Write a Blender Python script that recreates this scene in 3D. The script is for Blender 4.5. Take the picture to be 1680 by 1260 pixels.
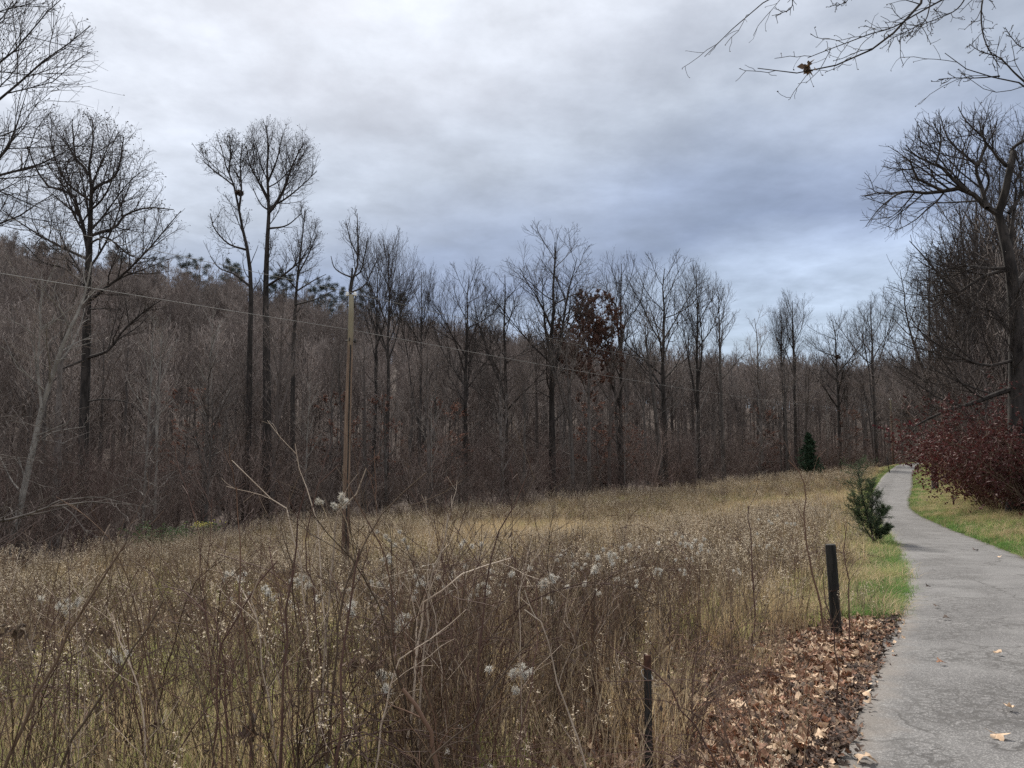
import bpy, math, random
import numpy as np

# ------------------------------------------------------------------ camera, world, sun, exposure
for o in list(bpy.data.objects):
    bpy.data.objects.remove(o)
S = bpy.context.scene
COL = S.collection
R = math.radians
rng = np.random.default_rng(11)
random.seed(11)

EYE, PITCH, FPX = 1.6, R(5.0), 1260.0          # focal length in pixels of a 1680 wide frame
cam = bpy.data.cameras.new('camera')
cam.sensor_width = 36.0
cam.lens = 36.0 * FPX / 1680.0
cam.clip_start, cam.clip_end = 0.05, 6000.0
camo = bpy.data.objects.new('camera', cam)
COL.objects.link(camo)
camo.location = (0, 0, EYE)
camo.rotation_euler = (math.pi / 2 + PITCH, 0, 0)
S.camera = camo

SUN_EL, SUN_AZ = R(42.0), R(-12.0)              # sun ahead of the camera, a little to the left, behind thin cloud
sd = bpy.data.lights.new('sun', 'SUN')
sd.energy, sd.angle, sd.color = 3.8, R(9.0), (1.0, 0.94, 0.85)
so = bpy.data.objects.new('sun', sd)
COL.objects.link(so)
so.rotation_euler = (math.pi / 2 - SUN_EL, 0, math.pi - SUN_AZ)
so.location = (0, 0, 60)

S.view_settings.view_transform = 'Standard'
S.view_settings.look = 'None'
S.view_settings.gamma = 1.0
S.view_settings.use_curve_mapping = False
S.view_settings.exposure = 0.85
S.render.engine = 'CYCLES'
cy = S.cycles
cy.max_bounces, cy.diffuse_bounces, cy.glossy_bounces = 4, 2, 1
cy.transmission_bounces, cy.transparent_max_bounces = 2, 4
cy.use_denoising = False
cy.sample_clamp_direct, cy.sample_clamp_indirect = 3.0, 1.0
cy.caustics_reflective = cy.caustics_refractive = False
S.render.use_persistent_data = False


class NT:
    """small helper around a node tree"""
    def __init__(self, tree):
        self.t = tree
        tree.nodes.clear()

    def n(self, kind, **kw):
        nd = self.t.nodes.new(kind)
        for k, v in kw.items():
            if k.startswith('i_'):
                key = k[2:]
                nd.inputs[int(key) if key.isdigit() else key.replace('_', ' ')].default_value = v
            else:
                setattr(nd, k, v)
        return nd

    def l(self, a, b):
        self.t.links.new(a, b)

    def put(self, sock, v):
        if hasattr(v, 'is_linked') or hasattr(v, 'links'):
            self.l(v, sock)
        else:
            sock.default_value = v

    def math(self, op, a, b=0.0, c=None, clamp=False):
        nd = self.n('ShaderNodeMath', operation=op, use_clamp=clamp)
        self.put(nd.inputs[0], a)
        self.put(nd.inputs[1], b)
        if c is not None:
            self.put(nd.inputs[2], c)
        return nd.outputs[0]

    def mix(self, f, a, b, blend='MIX'):
        nd = self.n('ShaderNodeMix', data_type='RGBA', blend_type=blend)
        self.put(nd.inputs[0], f)
        for s, v in ((nd.inputs[6], a), (nd.inputs[7], b)):
            if isinstance(v, tuple) and len(v) == 3:
                v = v + (1.0,)
            self.put(s, v)
        return nd.outputs[2]

    def ramp(self, f, stops, interp='LINEAR'):
        nd = self.n('ShaderNodeValToRGB')
        cr = nd.color_ramp
        cr.interpolation = interp
        while len(cr.elements) < len(stops):
            cr.elements.new(0.5)
        for e, (p, c) in zip(cr.elements, stops):
            e.position = p
            if not isinstance(c, tuple):
                c = (c, c, c)
            e.color = c + (1.0,) if len(c) == 3 else c
        self.put(nd.inputs[0], f)
        return nd.outputs[0]

    def noise(self, vec, scale, detail=4.0, rough=0.55, dist=0.0):
        nd = self.n('ShaderNodeTexNoise')
        nd.inputs['Scale'].default_value = scale
        nd.inputs['Detail'].default_value = detail
        nd.inputs['Roughness'].default_value = rough
        nd.inputs['Distortion'].default_value = dist
        if vec is not None:
            self.l(vec, nd.inputs['Vector'])
        return nd.outputs[0]

    def smooth(self, v, a, b):
        nd = self.n('ShaderNodeMapRange', interpolation_type='SMOOTHSTEP')
        self.put(nd.inputs[0], v)
        nd.inputs[1].default_value, nd.inputs[2].default_value = a, b
        return nd.outputs[0]


def build_world():
    w = bpy.data.worlds.new('World')
    S.world = w
    w.use_nodes = True
    t = NT(w.node_tree)
    out = t.n('ShaderNodeOutputWorld')
    bg = t.n('ShaderNodeBackground', i_Strength=0.1)
    sky = t.n('ShaderNodeTexSky', sky_type='NISHITA')
    sky.sun_disc = False
    sky.sun_elevation = SUN_EL
    sky.sun_rotation = SUN_AZ
    tc = t.n('ShaderNodeTexCoord')
    sep = t.n('ShaderNodeSeparateXYZ')
    t.l(tc.outputs['Generated'], sep.inputs[0])
    x, y, z = sep.outputs
    zc = t.math('ADD', t.math('MAXIMUM', z, 0.0), 0.13)
    comb = t.n('ShaderNodeCombineXYZ')
    t.l(t.math('DIVIDE', x, zc), comb.inputs[0])
    t.l(t.math('DIVIDE', y, zc), comb.inputs[1])
    uv = comb.outputs[0]
    # cloud deck: lighter overhead and towards the sun, blue grey bank low ahead, pale strip at the horizon
    n1 = t.noise(uv, 1.35, 10.0, 0.60, 0.12)
    n3 = t.noise(uv, 4.2, 8.0, 0.6, 0.1)
    n2 = t.noise(uv, 0.55, 4.0, 0.5, 0.2)
    zz = t.math('ADD', z, t.math('MULTIPLY', t.math('SUBTRACT', n2, 0.5), 0.24))
    zz = t.math('ADD', zz, t.math('MULTIPLY', t.math('MAXIMUM', t.math('MULTIPLY', x, -1.0), -0.25), 0.26))
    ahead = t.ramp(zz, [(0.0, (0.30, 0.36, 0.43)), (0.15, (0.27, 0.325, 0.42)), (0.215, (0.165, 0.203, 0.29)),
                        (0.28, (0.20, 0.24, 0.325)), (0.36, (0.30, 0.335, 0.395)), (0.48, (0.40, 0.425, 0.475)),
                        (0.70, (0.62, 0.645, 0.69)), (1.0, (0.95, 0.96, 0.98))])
    around = t.ramp(z, [(0.0, (0.33, 0.37, 0.43)), (0.35, (0.46, 0.49, 0.54)), (0.70, (0.68, 0.70, 0.74)), (1.0, (0.95, 0.96, 0.98))])  # unseen sky behind the camera, kept brighter to fill the tree fronts
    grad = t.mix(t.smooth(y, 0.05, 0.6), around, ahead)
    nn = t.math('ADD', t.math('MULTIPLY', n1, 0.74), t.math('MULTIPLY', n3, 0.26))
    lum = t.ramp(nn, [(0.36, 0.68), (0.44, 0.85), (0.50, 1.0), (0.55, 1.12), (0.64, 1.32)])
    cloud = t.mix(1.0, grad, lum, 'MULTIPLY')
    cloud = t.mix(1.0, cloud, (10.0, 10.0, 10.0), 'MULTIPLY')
    gap = t.math('MULTIPLY', t.smooth(n1, 0.60, 0.30), 0.12)
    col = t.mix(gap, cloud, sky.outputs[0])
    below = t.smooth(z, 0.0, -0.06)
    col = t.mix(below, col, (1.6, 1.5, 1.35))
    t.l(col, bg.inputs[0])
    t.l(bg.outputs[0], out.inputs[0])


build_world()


def at(px, py, d):
    """photo pixel (1680 x 1260) at depth d (metres along +Y) -> world point"""
    a, b = (px - 840) / FPX, (py - 630) / FPX
    v = np.array([a, math.cos(PITCH) + b * math.sin(PITCH), math.sin(PITCH) - b * math.cos(PITCH)])
    v = v * (d / v[1])
    return np.array([v[0], v[1], v[2] + EYE])


# ------------------------------------------------------------------ ground shape
RD = np.array([-60, -20, 0, 4.07, 4.65, 5.3, 6.25, 7.62, 9.69, 13.0, 16.9, 20.5, 24, 28, 36, 44, 55, 60, 78, 108, 118, 125, 131, 220.])
RL = np.array([-31, -10.6, -0.55, 1.65, 1.97, 2.33, 2.88, 3.66, 4.80, 6.57, 8.42, 10.1, 11.6, 13.2, 16.6, 20.2, 25.7, 28.2, 37.4, 54.0, 66, 88, 170, 900.])
RR = np.array([-27, -7.2, 2.55, 4.65, 4.95, 5.35, 6.0, 6.75, 7.8, 9.45, 11.15, 12.4, 13.75, 15.3, 18.6, 22.5, 28.4, 31.1, 40.4, 56.6, 69, 93, 180, 920.])
RZ = np.array([0.0, 0.0, 0.0, 0.0, -0.03, -0.06, -0.13, -0.22, -0.35, -0.52, -0.70, -0.78, -0.88, -1.0, -1.2, -1.3, -1.24, -1.12, -0.88, -0.2, 0.1, 0.25, 0.4, 1.0])


def smooth_table(d, tab):
    """interpolation softened with a small window so the path curves instead of kinking"""
    d = np.asarray(d, float)
    w = np.clip(np.abs(d) * 0.06, 0.5, 5.0)
    acc = 0
    for k in (-1, -0.5, 0, 0.5, 1):
        acc = acc + np.interp(d + k * w, RD, tab)
    return acc / 5.0


def sstep(v, a, b):
    t = np.clip((v - a) / (b - a), 0, 1)
    return t * t * (3 - 2 * t)


TA = np.array([-26.0, 36.0])
TN = np.array([-0.71, 0.704])


def wood_depth(x, y):
    """metres beyond the front line of the wood behind the field"""
    return (x - TA[0]) * TN[0] + (y - TA[1]) * TN[1] + 12.0 * sstep(-x / np.maximum(y, 5.0), 0.26, 0.6)


def left_s(x, y):
    return (smooth_table(y, RL) - x) * 0.87


def right_s(x, y):
    return (x - smooth_table(y, RR)) * 0.87


def bumps(x, y):
    return (0.06 * np.sin(x * 0.9 + 1.3 * np.sin(y * 0.5)) * np.sin(y * 0.75 + 0.7) + 0.12 * np.sin(x * 0.21 + 2) * np.sin(y * 0.17 + 1)
            + 0.025 * np.sin(x * 3.1 + y * 1.7) * np.sin(y * 2.7 - x))


def base_z(x, y):
    zr = smooth_table(y, RZ)
    sl = np.clip(left_s(x, y), 0, 70)
    sr = np.clip(right_s(x, y), 0, 60)
    z = zr - (1.45 * (1 - np.exp(-sl / 7.0)) + 0.02 * sl) + 0.9 * (1 - np.exp(-sr / 9.0)) + 0.03 * sr
    off = np.clip(np.maximum(sl, sr) / 1.5, 0, 1)
    r = np.hypot(x, y)
    az = np.degrees(np.arctan2(x, y))
    top = np.interp(az, [-180, -120, -60, -34, -20, -15, -4, 8, 24, 40, 90, 180], [4, 20, 44, 44, 38, 34, 28, 19, 15, 14, 6, 4])
    t = wood_depth(x, y)
    front = np.interp(az, [-60, -34, -17, 3, 20, 26, 40, 70, 180], [34, 47, 60, 78, 120, 136, 90, 90, 90]) + 12
    hill = top * sstep(r, front, 255.0)
    hill = hill * (1 - 0.35 * sstep(r, 330, 900)) - 12 * sstep(r, 600, 1500)
    return z + hill + bumps(x, y) * off * np.clip(r / 6, 0.3, 1.5)


def ground_z(x, y):
    z = base_z(x, y)
    on = (left_s(x, y) < 0) & (right_s(x, y) < 0)
    return np.where(on, smooth_table(y, RZ), z)


def gz(x, y):
    return float(ground_z(np.array([x]), np.array([y]))[0])


def ground_px(px, py):
    """where the sight line through a photo pixel meets the ground"""
    d = np.geomspace(2, 200, 900)
    a, b = (px - 840) / FPX, (py - 630) / FPX
    vy = math.cos(PITCH) + b * math.sin(PITCH)
    X, Z = a / vy * d, EYE + (math.sin(PITCH) - b * math.cos(PITCH)) / vy * d
    hit = np.nonzero(Z < ground_z(X, d))[0]
    i = hit[0] if len(hit) else len(d) - 1
    return X[i], d[i]


# ------------------------------------------------------------------ mesh helpers
def new_mesh(name, V, quads=None, tris=None, smooth=True, mats=(), qm=None, tm=None):
    me = bpy.data.meshes.new(name)
    V = np.asarray(V, np.float32).reshape(-1, 3)
    q = np.zeros((0, 4), np.int32) if quads is None or not len(quads) else np.asarray(quads, np.int32)
    t = np.zeros((0, 3), np.int32) if tris is None or not len(tris) else np.asarray(tris, np.int32)
    me.vertices.add(len(V))
    me.vertices.foreach_set('co', V.ravel())
    me.loops.add(q.size + t.size)
    me.loops.foreach_set('vertex_index', np.concatenate([q.ravel(), t.ravel()]).astype(np.int32))
    me.polygons.add(len(q) + len(t))
    me.polygons.foreach_set('loop_start', np.concatenate([np.arange(len(q)) * 4, q.size + np.arange(len(t)) * 3]).astype(np.int32))
    me.polygons.foreach_set('loop_total', np.concatenate([np.full(len(q), 4), np.full(len(t), 3)]).astype(np.int32))
    for m in mats:
        me.materials.append(m)
    if qm is not None or tm is not None:
        a = np.zeros(len(q), np.int32) if qm is None else np.asarray(qm, np.int32)
        b = np.zeros(len(t), np.int32) if tm is None else np.asarray(tm, np.int32)
        me.polygons.foreach_set('material_index', np.concatenate([a, b]).astype(np.int32))
    me.polygons.foreach_set('use_smooth', np.full(len(q) + len(t), smooth))
    me.update(calc_edges=True)
    me.validate(verbose=False)
    return me


class MB:
    def __init__(self):
        self.V, self.Q, self.T, self.qm, self.tm, self.n = [], [], [], [], [], 0

    def add(self, V, Q=None, T=None, m=0):
        V = np.asarray(V, float).reshape(-1, 3)
        if Q is not None and len(Q):
            self.Q.append(np.asarray(Q) + self.n)
            self.qm.append(np.full(len(Q), m))
        if T is not None and len(T):
            self.T.append(np.asarray(T) + self.n)
            self.tm.append(np.full(len(T), m))
        self.V.append(V)
        self.n += len(V)
        return self

    def tube(self, P, Rr, sides=6, m=0, cap=False):
        P = np.asarray(P, float)
        Rr = np.asarray(Rr, float)
        if P.ndim == 2:
            P, Rr = P[None], Rr[None]
        V, Q = tubes(P, Rr, sides)
        self.add(V, Q, None, m)
        if cap:
            k = P.shape[1]
            b = self.n - len(V)
            for ring in ((k - 1) * sides, 0):
                c = P[0, -1] if ring else P[0, 0]
                self.V.append(c[None])
                ci = self.n
                self.n += 1
                idx = b + ring + np.arange(sides)
                nx = b + ring + (np.arange(sides) + 1) % sides
                tri = np.stack([idx, nx, np.full(sides, ci)], 1) if ring else np.stack([nx, idx, np.full(sides, ci)], 1)
                self.T.append(tri)
                self.tm.append(np.full(sides, m))
        return self

    def mesh(self, name, mats, smooth=True):
        cat = lambda a: np.concatenate(a) if a else None
        return new_mesh(name, np.concatenate(self.V), cat(self.Q), cat(self.T), smooth, mats, cat(self.qm), cat(self.tm))


def unit(v):
    return v / np.maximum(np.linalg.norm(v, axis=-1, keepdims=True), 1e-9)


def tubes(P, Rr, sides):
    n, k, _ = P.shape
    T = unit(np.gradient(P, axis=1)) if k > 2 else np.repeat(unit(P[:, 1:2] - P[:, :1]), k, 1)
    m = unit(P[:, -1] - P[:, 0])
    ref = np.where(np.abs(m[:, 2:3]) < 0.8, np.array([[0, 0, 1.0]]), np.array([[1.0, 0.1, 0]]))
    ref = unit(np.cross(m, ref))[:, None, :]
    U = unit(np.cross(T, np.repeat(ref, k, 1)))
    W = np.cross(T, U)
    a = np.arange(sides) * 2 * math.pi / sides
    ring = U[:, :, None, :] * np.cos(a)[None, None, :, None] + W[:, :, None, :] * np.sin(a)[None, None, :, None]
    V = (P[:, :, None, :] + ring * Rr[:, :, None, None]).reshape(-1, 3)
    b = (np.arange(n) * k * sides)[:, None, None]
    r = (np.arange(k - 1) * sides)[None, :, None]
    s = np.arange(sides)[None, None, :]
    s2 = (s + 1) % sides
    i0, i1 = b + r + s, b + r + s2
    Q = np.stack([i0, i1, i1 + sides, i0 + sides], -1).reshape(-1, 4)
    return V, Q


def resample(P, k):
    """smooth polyline through the given points with k points"""
    P = np.asarray(P, float)
    n = len(P)
    d = np.concatenate([[0], np.cumsum(np.linalg.norm(np.diff(P, axis=0), axis=1))])
    ext = np.vstack([2 * P[0] - P[1], P, 2 * P[-1] - P[-2]])
    out = []
    for u in np.linspace(0, d[-1], k):
        i = min(max(np.searchsorted(d, u, side='right') - 1, 0), n - 2)
        f = (u - d[i]) / max(d[i + 1] - d[i], 1e-9)
        p0, p1, p2, p3 = ext[i:i + 4]
        out.append(0.5 * ((2 * p1) + (p2 - p0) * f + (2 * p0 - 5 * p1 + 4 * p2 - p3) * f * f + (3 * p1 - p0 - 3 * p2 + p3) * f ** 3))
    return np.array(out)


def env_exit(O, D, env):
    """distance from O along D to the outside of a union of ellipsoids (centre, radii)"""
    best = np.zeros(len(O))
    for c, r in env:
        o = (O - np.array(c)) / np.array(r)
        d = D / np.array(r)
        A = (d * d).sum(1)
        B = (o * d).sum(1)
        C = (o * o).sum(1) - 1
        disc = B * B - A * C
        t = np.where(disc > 0, (-B + np.sqrt(np.maximum(disc, 0))) / A, 0)
        best = np.maximum(best, np.where(C < 0.15, t, 0))
    return best


def spawn(P, Rr, count, tmin=0.2, tmax=1.0, ang=45, asd=10, lenf=0.5, taper=0.5, k=4, up=0.0, trop=0.06, wig=0.12,
          rr=0.6, rmin=0.006, env=None, minlen=0.15, lmax=None, rg=None):
    """children along every parent branch; all branches of a level at once"""
    rg = rg or rng
    n, kp, _ = P.shape
    L = np.linalg.norm(np.diff(P, axis=1), axis=2).sum(1)
    c = np.maximum(0, np.round(np.asarray(count(L) if callable(count) else np.full(n, count)) + rg.uniform(-.4, .4, n))).astype(int)
    idx = np.repeat(np.arange(n), c)
    N = len(idx)
    if N == 0:
        return np.zeros((0, k, 3)), np.zeros((0, k))
    first = np.concatenate([[0], np.cumsum(c)[:-1]])
    j = np.arange(N) - first[idx]
    t = tmin + (tmax - tmin) * (j + rg.uniform(0.05, 0.95, N)) / c[idx]
    f = np.clip(t, 0, 0.9999) * (kp - 1)
    i = f.astype(int)
    fr = (f - i)[:, None]
    A, B = P[idx, i], P[idx, i + 1]
    O = A + (B - A) * fr
    r0 = Rr[idx, i] * (1 - fr[:, 0]) + Rr[idx, i + 1] * fr[:, 0]
    T = unit(B - A)
    ref = unit(rg.normal(size=(n, 3)))[idx]
    U = unit(np.cross(T, ref))
    W = np.cross(T, U)
    a = j * 2.39996 + rg.uniform(-.5, .5, N)
    th = np.radians(np.clip(rg.normal(ang, asd, N), 8, 110))
    D = T * np.cos(th)[:, None] + (U * np.cos(a)[:, None] + W * np.sin(a)[:, None]) * np.sin(th)[:, None]
    D[:, 2] += up
    D = unit(D)
    ln = L[idx] * lenf * (1 - taper * t) * rg.uniform(0.65, 1.25, N)
    if lmax:
        ln = np.minimum(ln, lmax * rg.uniform(.7, 1.2, N))
    if env is not None:
        D2 = D.copy()
        D2[:, 2] += trop * 2
        e = env_exit(O, unit(D2), env)
        ln = np.where(e > 0, np.minimum(ln, e * rg.uniform(0.62, 1.12, N)), ln * 0.25)
    ok = ln > minlen
    O, D, ln, r0 = O[ok], D[ok], ln[ok], r0[ok]
    N = len(O)
    Q = np.zeros((N, k, 3))
    Q[:, 0] = O
    step = (ln / (k - 1))[:, None]
    for s in range(1, k):
        D = unit(D + np.array([0, 0, trop]) + rg.normal(0, wig, (N, 3)))
        Q[:, s] = Q[:, s - 1] + D * step
    rs = np.clip(np.minimum(r0 * rr, 0.0115 * ln + 0.6 * rmin + 0.001), rmin, None)
    RQ = rs[:, None] * (1 - np.linspace(0, 1, k)[None]) + rmin * 0.8 * np.linspace(0, 1, k)[None]
    return Q, RQ


# ------------------------------------------------------------------ object helpers
def tag(o, label=None, cat=None, group=None, kind=None):
    for k, v in (('label', label), ('category', cat), ('group', group), ('kind', kind)):
        if v:
            o[k] = v
    return o


def mesh_obj(name, me, parent=None, loc=None):
    o = bpy.data.objects.new(name, me)
    COL.objects.link(o)
    if parent:
        o.parent = parent
    if loc is not None:
        o.location = loc
    return o


def thing(name, label, cat, loc=(0, 0, 0), rz=0.0, group=None, scale=None):
    o = bpy.data.objects.new(name, None)
    COL.objects.link(o)
    o.location = loc
    o.rotation_euler = (0, 0, rz)
    o.empty_display_size = 0.2
    if scale is not None:
        o.scale = scale
    return tag(o, label, cat, group)


def proto_collection(name, meshes):
    """prototypes for a scatter; not linked to the scene, so they do not render by themselves"""
    c = bpy.data.collections.new(name)
    for i, me in enumerate(meshes):
        o = bpy.data.objects.new('%s_%03d' % (name, i), me)
        c.objects.link(o)
    return c


def scatter(name, label, cat, pts, rot, scl, idx, coll):
    """one object of kind stuff: geometry nodes put a prototype on every point"""
    me = bpy.data.meshes.new(name)
    n = len(pts)
    me.vertices.add(n)
    me.vertices.foreach_set('co', np.asarray(pts, np.float32).ravel())
    me.attributes.new('rot', 'FLOAT_VECTOR', 'POINT').data.foreach_set('vector', np.asarray(rot, np.float32).ravel())
    me.attributes.new('scl', 'FLOAT_VECTOR', 'POINT').data.foreach_set('vector', np.asarray(scl, np.float32).ravel())
    me.attributes.new('idx', 'INT', 'POINT').data.foreach_set('value', np.asarray(idx, np.int32))
    me.update()
    o = mesh_obj(name, me)
    tag(o, label, cat, None, 'stuff')
    g = bpy.data.node_groups.new('scatter', 'GeometryNodeTree')
    g.interface.new_socket('Geometry', in_out='INPUT', socket_type='NodeSocketGeometry')
    g.interface.new_socket('Geometry', in_out='OUTPUT', socket_type='NodeSocketGeometry')
    N = g.nodes
    gi, go = N.new('NodeGroupInput'), N.new('NodeGroupOutput')
    ins = N.new('GeometryNodeInstanceOnPoints')
    ci = N.new('GeometryNodeCollectionInfo')
    ci.inputs['Collection'].default_value = coll
    ci.inputs['Separate Children'].default_value = True
    ci.inputs['Reset Children'].default_value = True
    ins.inputs['Pick Instance'].default_value = True

    def attr(nm, ty):
        a = N.new('GeometryNodeInputNamedAttribute')
        a.data_type = ty
        a.inputs['Name'].default_value = nm
        return a.outputs['Attribute']
    lk = g.links.new
    lk(gi.outputs[0], ins.inputs['Points'])
    lk(ci.outputs[0], ins.inputs['Instance'])
    lk(attr('idx', 'INT'), ins.inputs['Instance Index'])
    e2r = N.new('FunctionNodeEulerToRotation')
    lk(attr('rot', 'FLOAT_VECTOR'), e2r.inputs[0])
    lk(e2r.outputs[0], ins.inputs['Rotation'])
    lk(attr('scl', 'FLOAT_VECTOR'), ins.inputs['Scale'])
    lk(ins.outputs[0], go.inputs[0])
    md = o.modifiers.new('scatter', 'NODES')
    md.node_group = g
    return o


# ------------------------------------------------------------------ materials
def material(name):
    m = bpy.data.materials.new(name)
    m.use_nodes = True
    t = NT(m.node_tree)
    out = t.n('ShaderNodeOutputMaterial')
    return m, t, out


def diffuse_mat(name, c1, c2, scale=6.0, rough=0.9, var=0.35, stretch=(1, 1, 1), bump=0.0, translucent=0.0, c3=None):
    """two or three colours broken up by noise, each object a little lighter or darker than the next"""
    m, t, out = material(name)
    tc = t.n('ShaderNodeTexCoord')
    mp = t.n('ShaderNodeMapping')
    mp.inputs['Scale'].default_value = stretch
    t.l(tc.outputs['Object'], mp.inputs[0])
    nz = t.noise(mp.outputs[0], scale, 5.0, 0.6, 0.3)
    f = t.smooth(nz, 0.34, 0.66)
    col = t.mix(f, c1, c2)
    oi = t.n('ShaderNodeObjectInfo')
    rnd = oi.outputs['Random']
    if c3:
        col = t.mix(t.smooth(rnd, 0.35, 0.95), col, c3)
    v = t.math('ADD', t.math('MULTIPLY', t.math('FRACT', t.math('MULTIPLY', rnd, 7.31)), 2 * var), 1 - var)
    hs = t.n('ShaderNodeHueSaturation')
    t.l(v, hs.inputs['Value'])
    t.l(col, hs.inputs['Color'])
    col = hs.outputs[0]
    bs = t.n('ShaderNodeBsdfPrincipled')
    bs.inputs['Roughness'].default_value = rough
    bs.inputs['Specular IOR Level'].default_value = 0.2
    t.l(col, bs.inputs['Base Color'])
    if bump:
        b = t.n('ShaderNodeBump', i_Strength=bump, i_Distance=0.02)
        t.l(nz, b.inputs['Height'])
        t.l(b.outputs[0], bs.inputs['Normal'])
    sh = bs.outputs[0]
    if translucent:
        tr = t.n('ShaderNodeBsdfTranslucent')
        t.l(col, tr.inputs[0])
        mx = t.n('ShaderNodeMixShader', i_0=translucent)
        t.l(sh, mx.inputs[1])
        t.l(tr.outputs[0], mx.inputs[2])
        sh = mx.outputs[0]
    t.l(sh, out.inputs[0])
    return m


BARK = diffuse_mat('bark', (0.06, 0.052, 0.048), (0.14, 0.124, 0.114), 5.0, 0.95, 0.35, (1, 1, 0.25), 0.4, c3=(0.075, 0.062, 0.056))
BARK_DARK = diffuse_mat('dark_bark', (0.02, 0.0175, 0.0165), (0.055, 0.047, 0.043), 6.0, 0.95, 0.2, (1, 1, 0.2), 0.5)
BARK_PALE = diffuse_mat('pale_bark', (0.13, 0.12, 0.108), (0.23, 0.215, 0.195), 4.0, 0.9, 0.2, (1, 1, 0.5), 0.3)
TWIG = diffuse_mat('twig', (0.15, 0.124, 0.11), (0.25, 0.212, 0.19), 1.5, 0.9, 0.4, c3=(0.125, 0.10, 0.09))
TWIG_DARK = diffuse_mat('dark_twig', (0.035, 0.029, 0.027), (0.07, 0.058, 0.053), 1.5, 0.9, 0.3)
TWIG_RED = diffuse_mat('red_twig', (0.10, 0.074, 0.066), (0.165, 0.125, 0.112), 1.5, 0.9, 0.45, c3=(0.13, 0.085, 0.075))
POD = diffuse_mat('seed_pod', (0.05, 0.04, 0.03), (0.09, 0.07, 0.05), 3.0, 0.9, 0.3)
OAK_LEAF = diffuse_mat('brown_oak_leaf', (0.085, 0.043, 0.033), (0.15, 0.08, 0.06), 2.0, 0.7, 0.25, translucent=0.3)
MAROON = diffuse_mat('maroon_leaf', (0.06, 0.009, 0.013), (0.10, 0.02, 0.023), 1.2, 0.6, 0.25, translucent=0.25)
MAROON_DULL = diffuse_mat('dull_maroon_leaf', (0.045, 0.013, 0.013), (0.085, 0.03, 0.027), 1.2, 0.65, 0.25, translucent=0.2)
CEDAR = diffuse_mat('cedar_needles', (0.055, 0.085, 0.04), (0.10, 0.14, 0.07), 2.5, 0.8, 0.15, translucent=0.25)
CEDAR_DARK = diffuse_mat('dark_cedar_needles', (0.018, 0.04, 0.022), (0.042, 0.075, 0.042), 1.5, 0.8, 0.1)
PINE = diffuse_mat('pine_needles', (0.035, 0.048, 0.036), (0.07, 0.085, 0.06), 0.8, 0.85, 0.25)
HONEY = diffuse_mat('green_leaf', (0.05, 0.10, 0.035), (0.10, 0.15, 0.06), 1.5, 0.6, 0.2, translucent=0.3)
YELLOW = diffuse_mat('yellow_leaf', (0.45, 0.42, 0.08), (0.55, 0.5, 0.14), 2.0, 0.6, 0.1, translucent=0.35)
STALK = diffuse_mat('dry_stalk', (0.20, 0.15, 0.095), (0.36, 0.285, 0.19), 1.5, 0.9, 0.4, c3=(0.17, 0.115, 0.075))
STALK_DARK = diffuse_mat('dark_dry_stalk', (0.06, 0.042, 0.03), (0.13, 0.095, 0.068), 2.0, 0.9, 0.4, c3=(0.11, 0.066, 0.046))
CANE = diffuse_mat('reddish_cane', (0.055, 0.03, 0.025), (0.10, 0.058, 0.046), 4.0, 0.7, 0.3)
CANE_PALE = diffuse_mat('pale_cane', (0.28, 0.22, 0.17), (0.42, 0.35, 0.28), 4.0, 0.8, 0.2)
PLUME = diffuse_mat('seed_plume', (0.50, 0.43, 0.33), (0.68, 0.61, 0.50), 3.0, 0.95, 0.25, translucent=0.5)
FLUFF = diffuse_mat('white_seed_fluff', (0.60, 0.57, 0.51), (0.74, 0.72, 0.67), 20.0, 0.95, 0.1, translucent=0.4)
DRYLEAF = diffuse_mat('withered_leaf', (0.05, 0.036, 0.03), (0.13, 0.09, 0.065), 3.0, 0.85, 0.4, translucent=0.15)
STRAW = diffuse_mat('straw_grass', (0.37, 0.285, 0.165), (0.50, 0.405, 0.26), 1.0, 0.8, 0.25, translucent=0.4, c3=(0.33, 0.24, 0.14))
OLIVE = diffuse_mat('olive_grass', (0.20, 0.225, 0.07), (0.32, 0.33, 0.12), 1.0, 0.8, 0.25, translucent=0.4, c3=(0.36, 0.31, 0.16))
LAWN = diffuse_mat('lawn_grass', (0.07, 0.155, 0.03), (0.14, 0.245, 0.058), 1.0, 0.7, 0.35, translucent=0.4, c3=(0.18, 0.21, 0.08))
LEAF_TAN = diffuse_mat('tan_fallen_leaf', (0.36, 0.245, 0.155), (0.58, 0.43, 0.30), 14.0, 0.7, 0.3, translucent=0.15)
LEAF_BROWN = diffuse_mat('brown_fallen_leaf', (0.13, 0.065, 0.038), (0.24, 0.13, 0.08), 14.0, 0.7, 0.35, translucent=0.1)
LEAF_RUST = diffuse_mat('rust_fallen_leaf', (0.14, 0.06, 0.032), (0.24, 0.11, 0.06), 14.0, 0.65, 0.3, translucent=0.15)
LEAF_DARK = diffuse_mat('rotten_fallen_leaf', (0.04, 0.028, 0.022), (0.09, 0.062, 0.048), 14.0, 0.8, 0.35)


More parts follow.
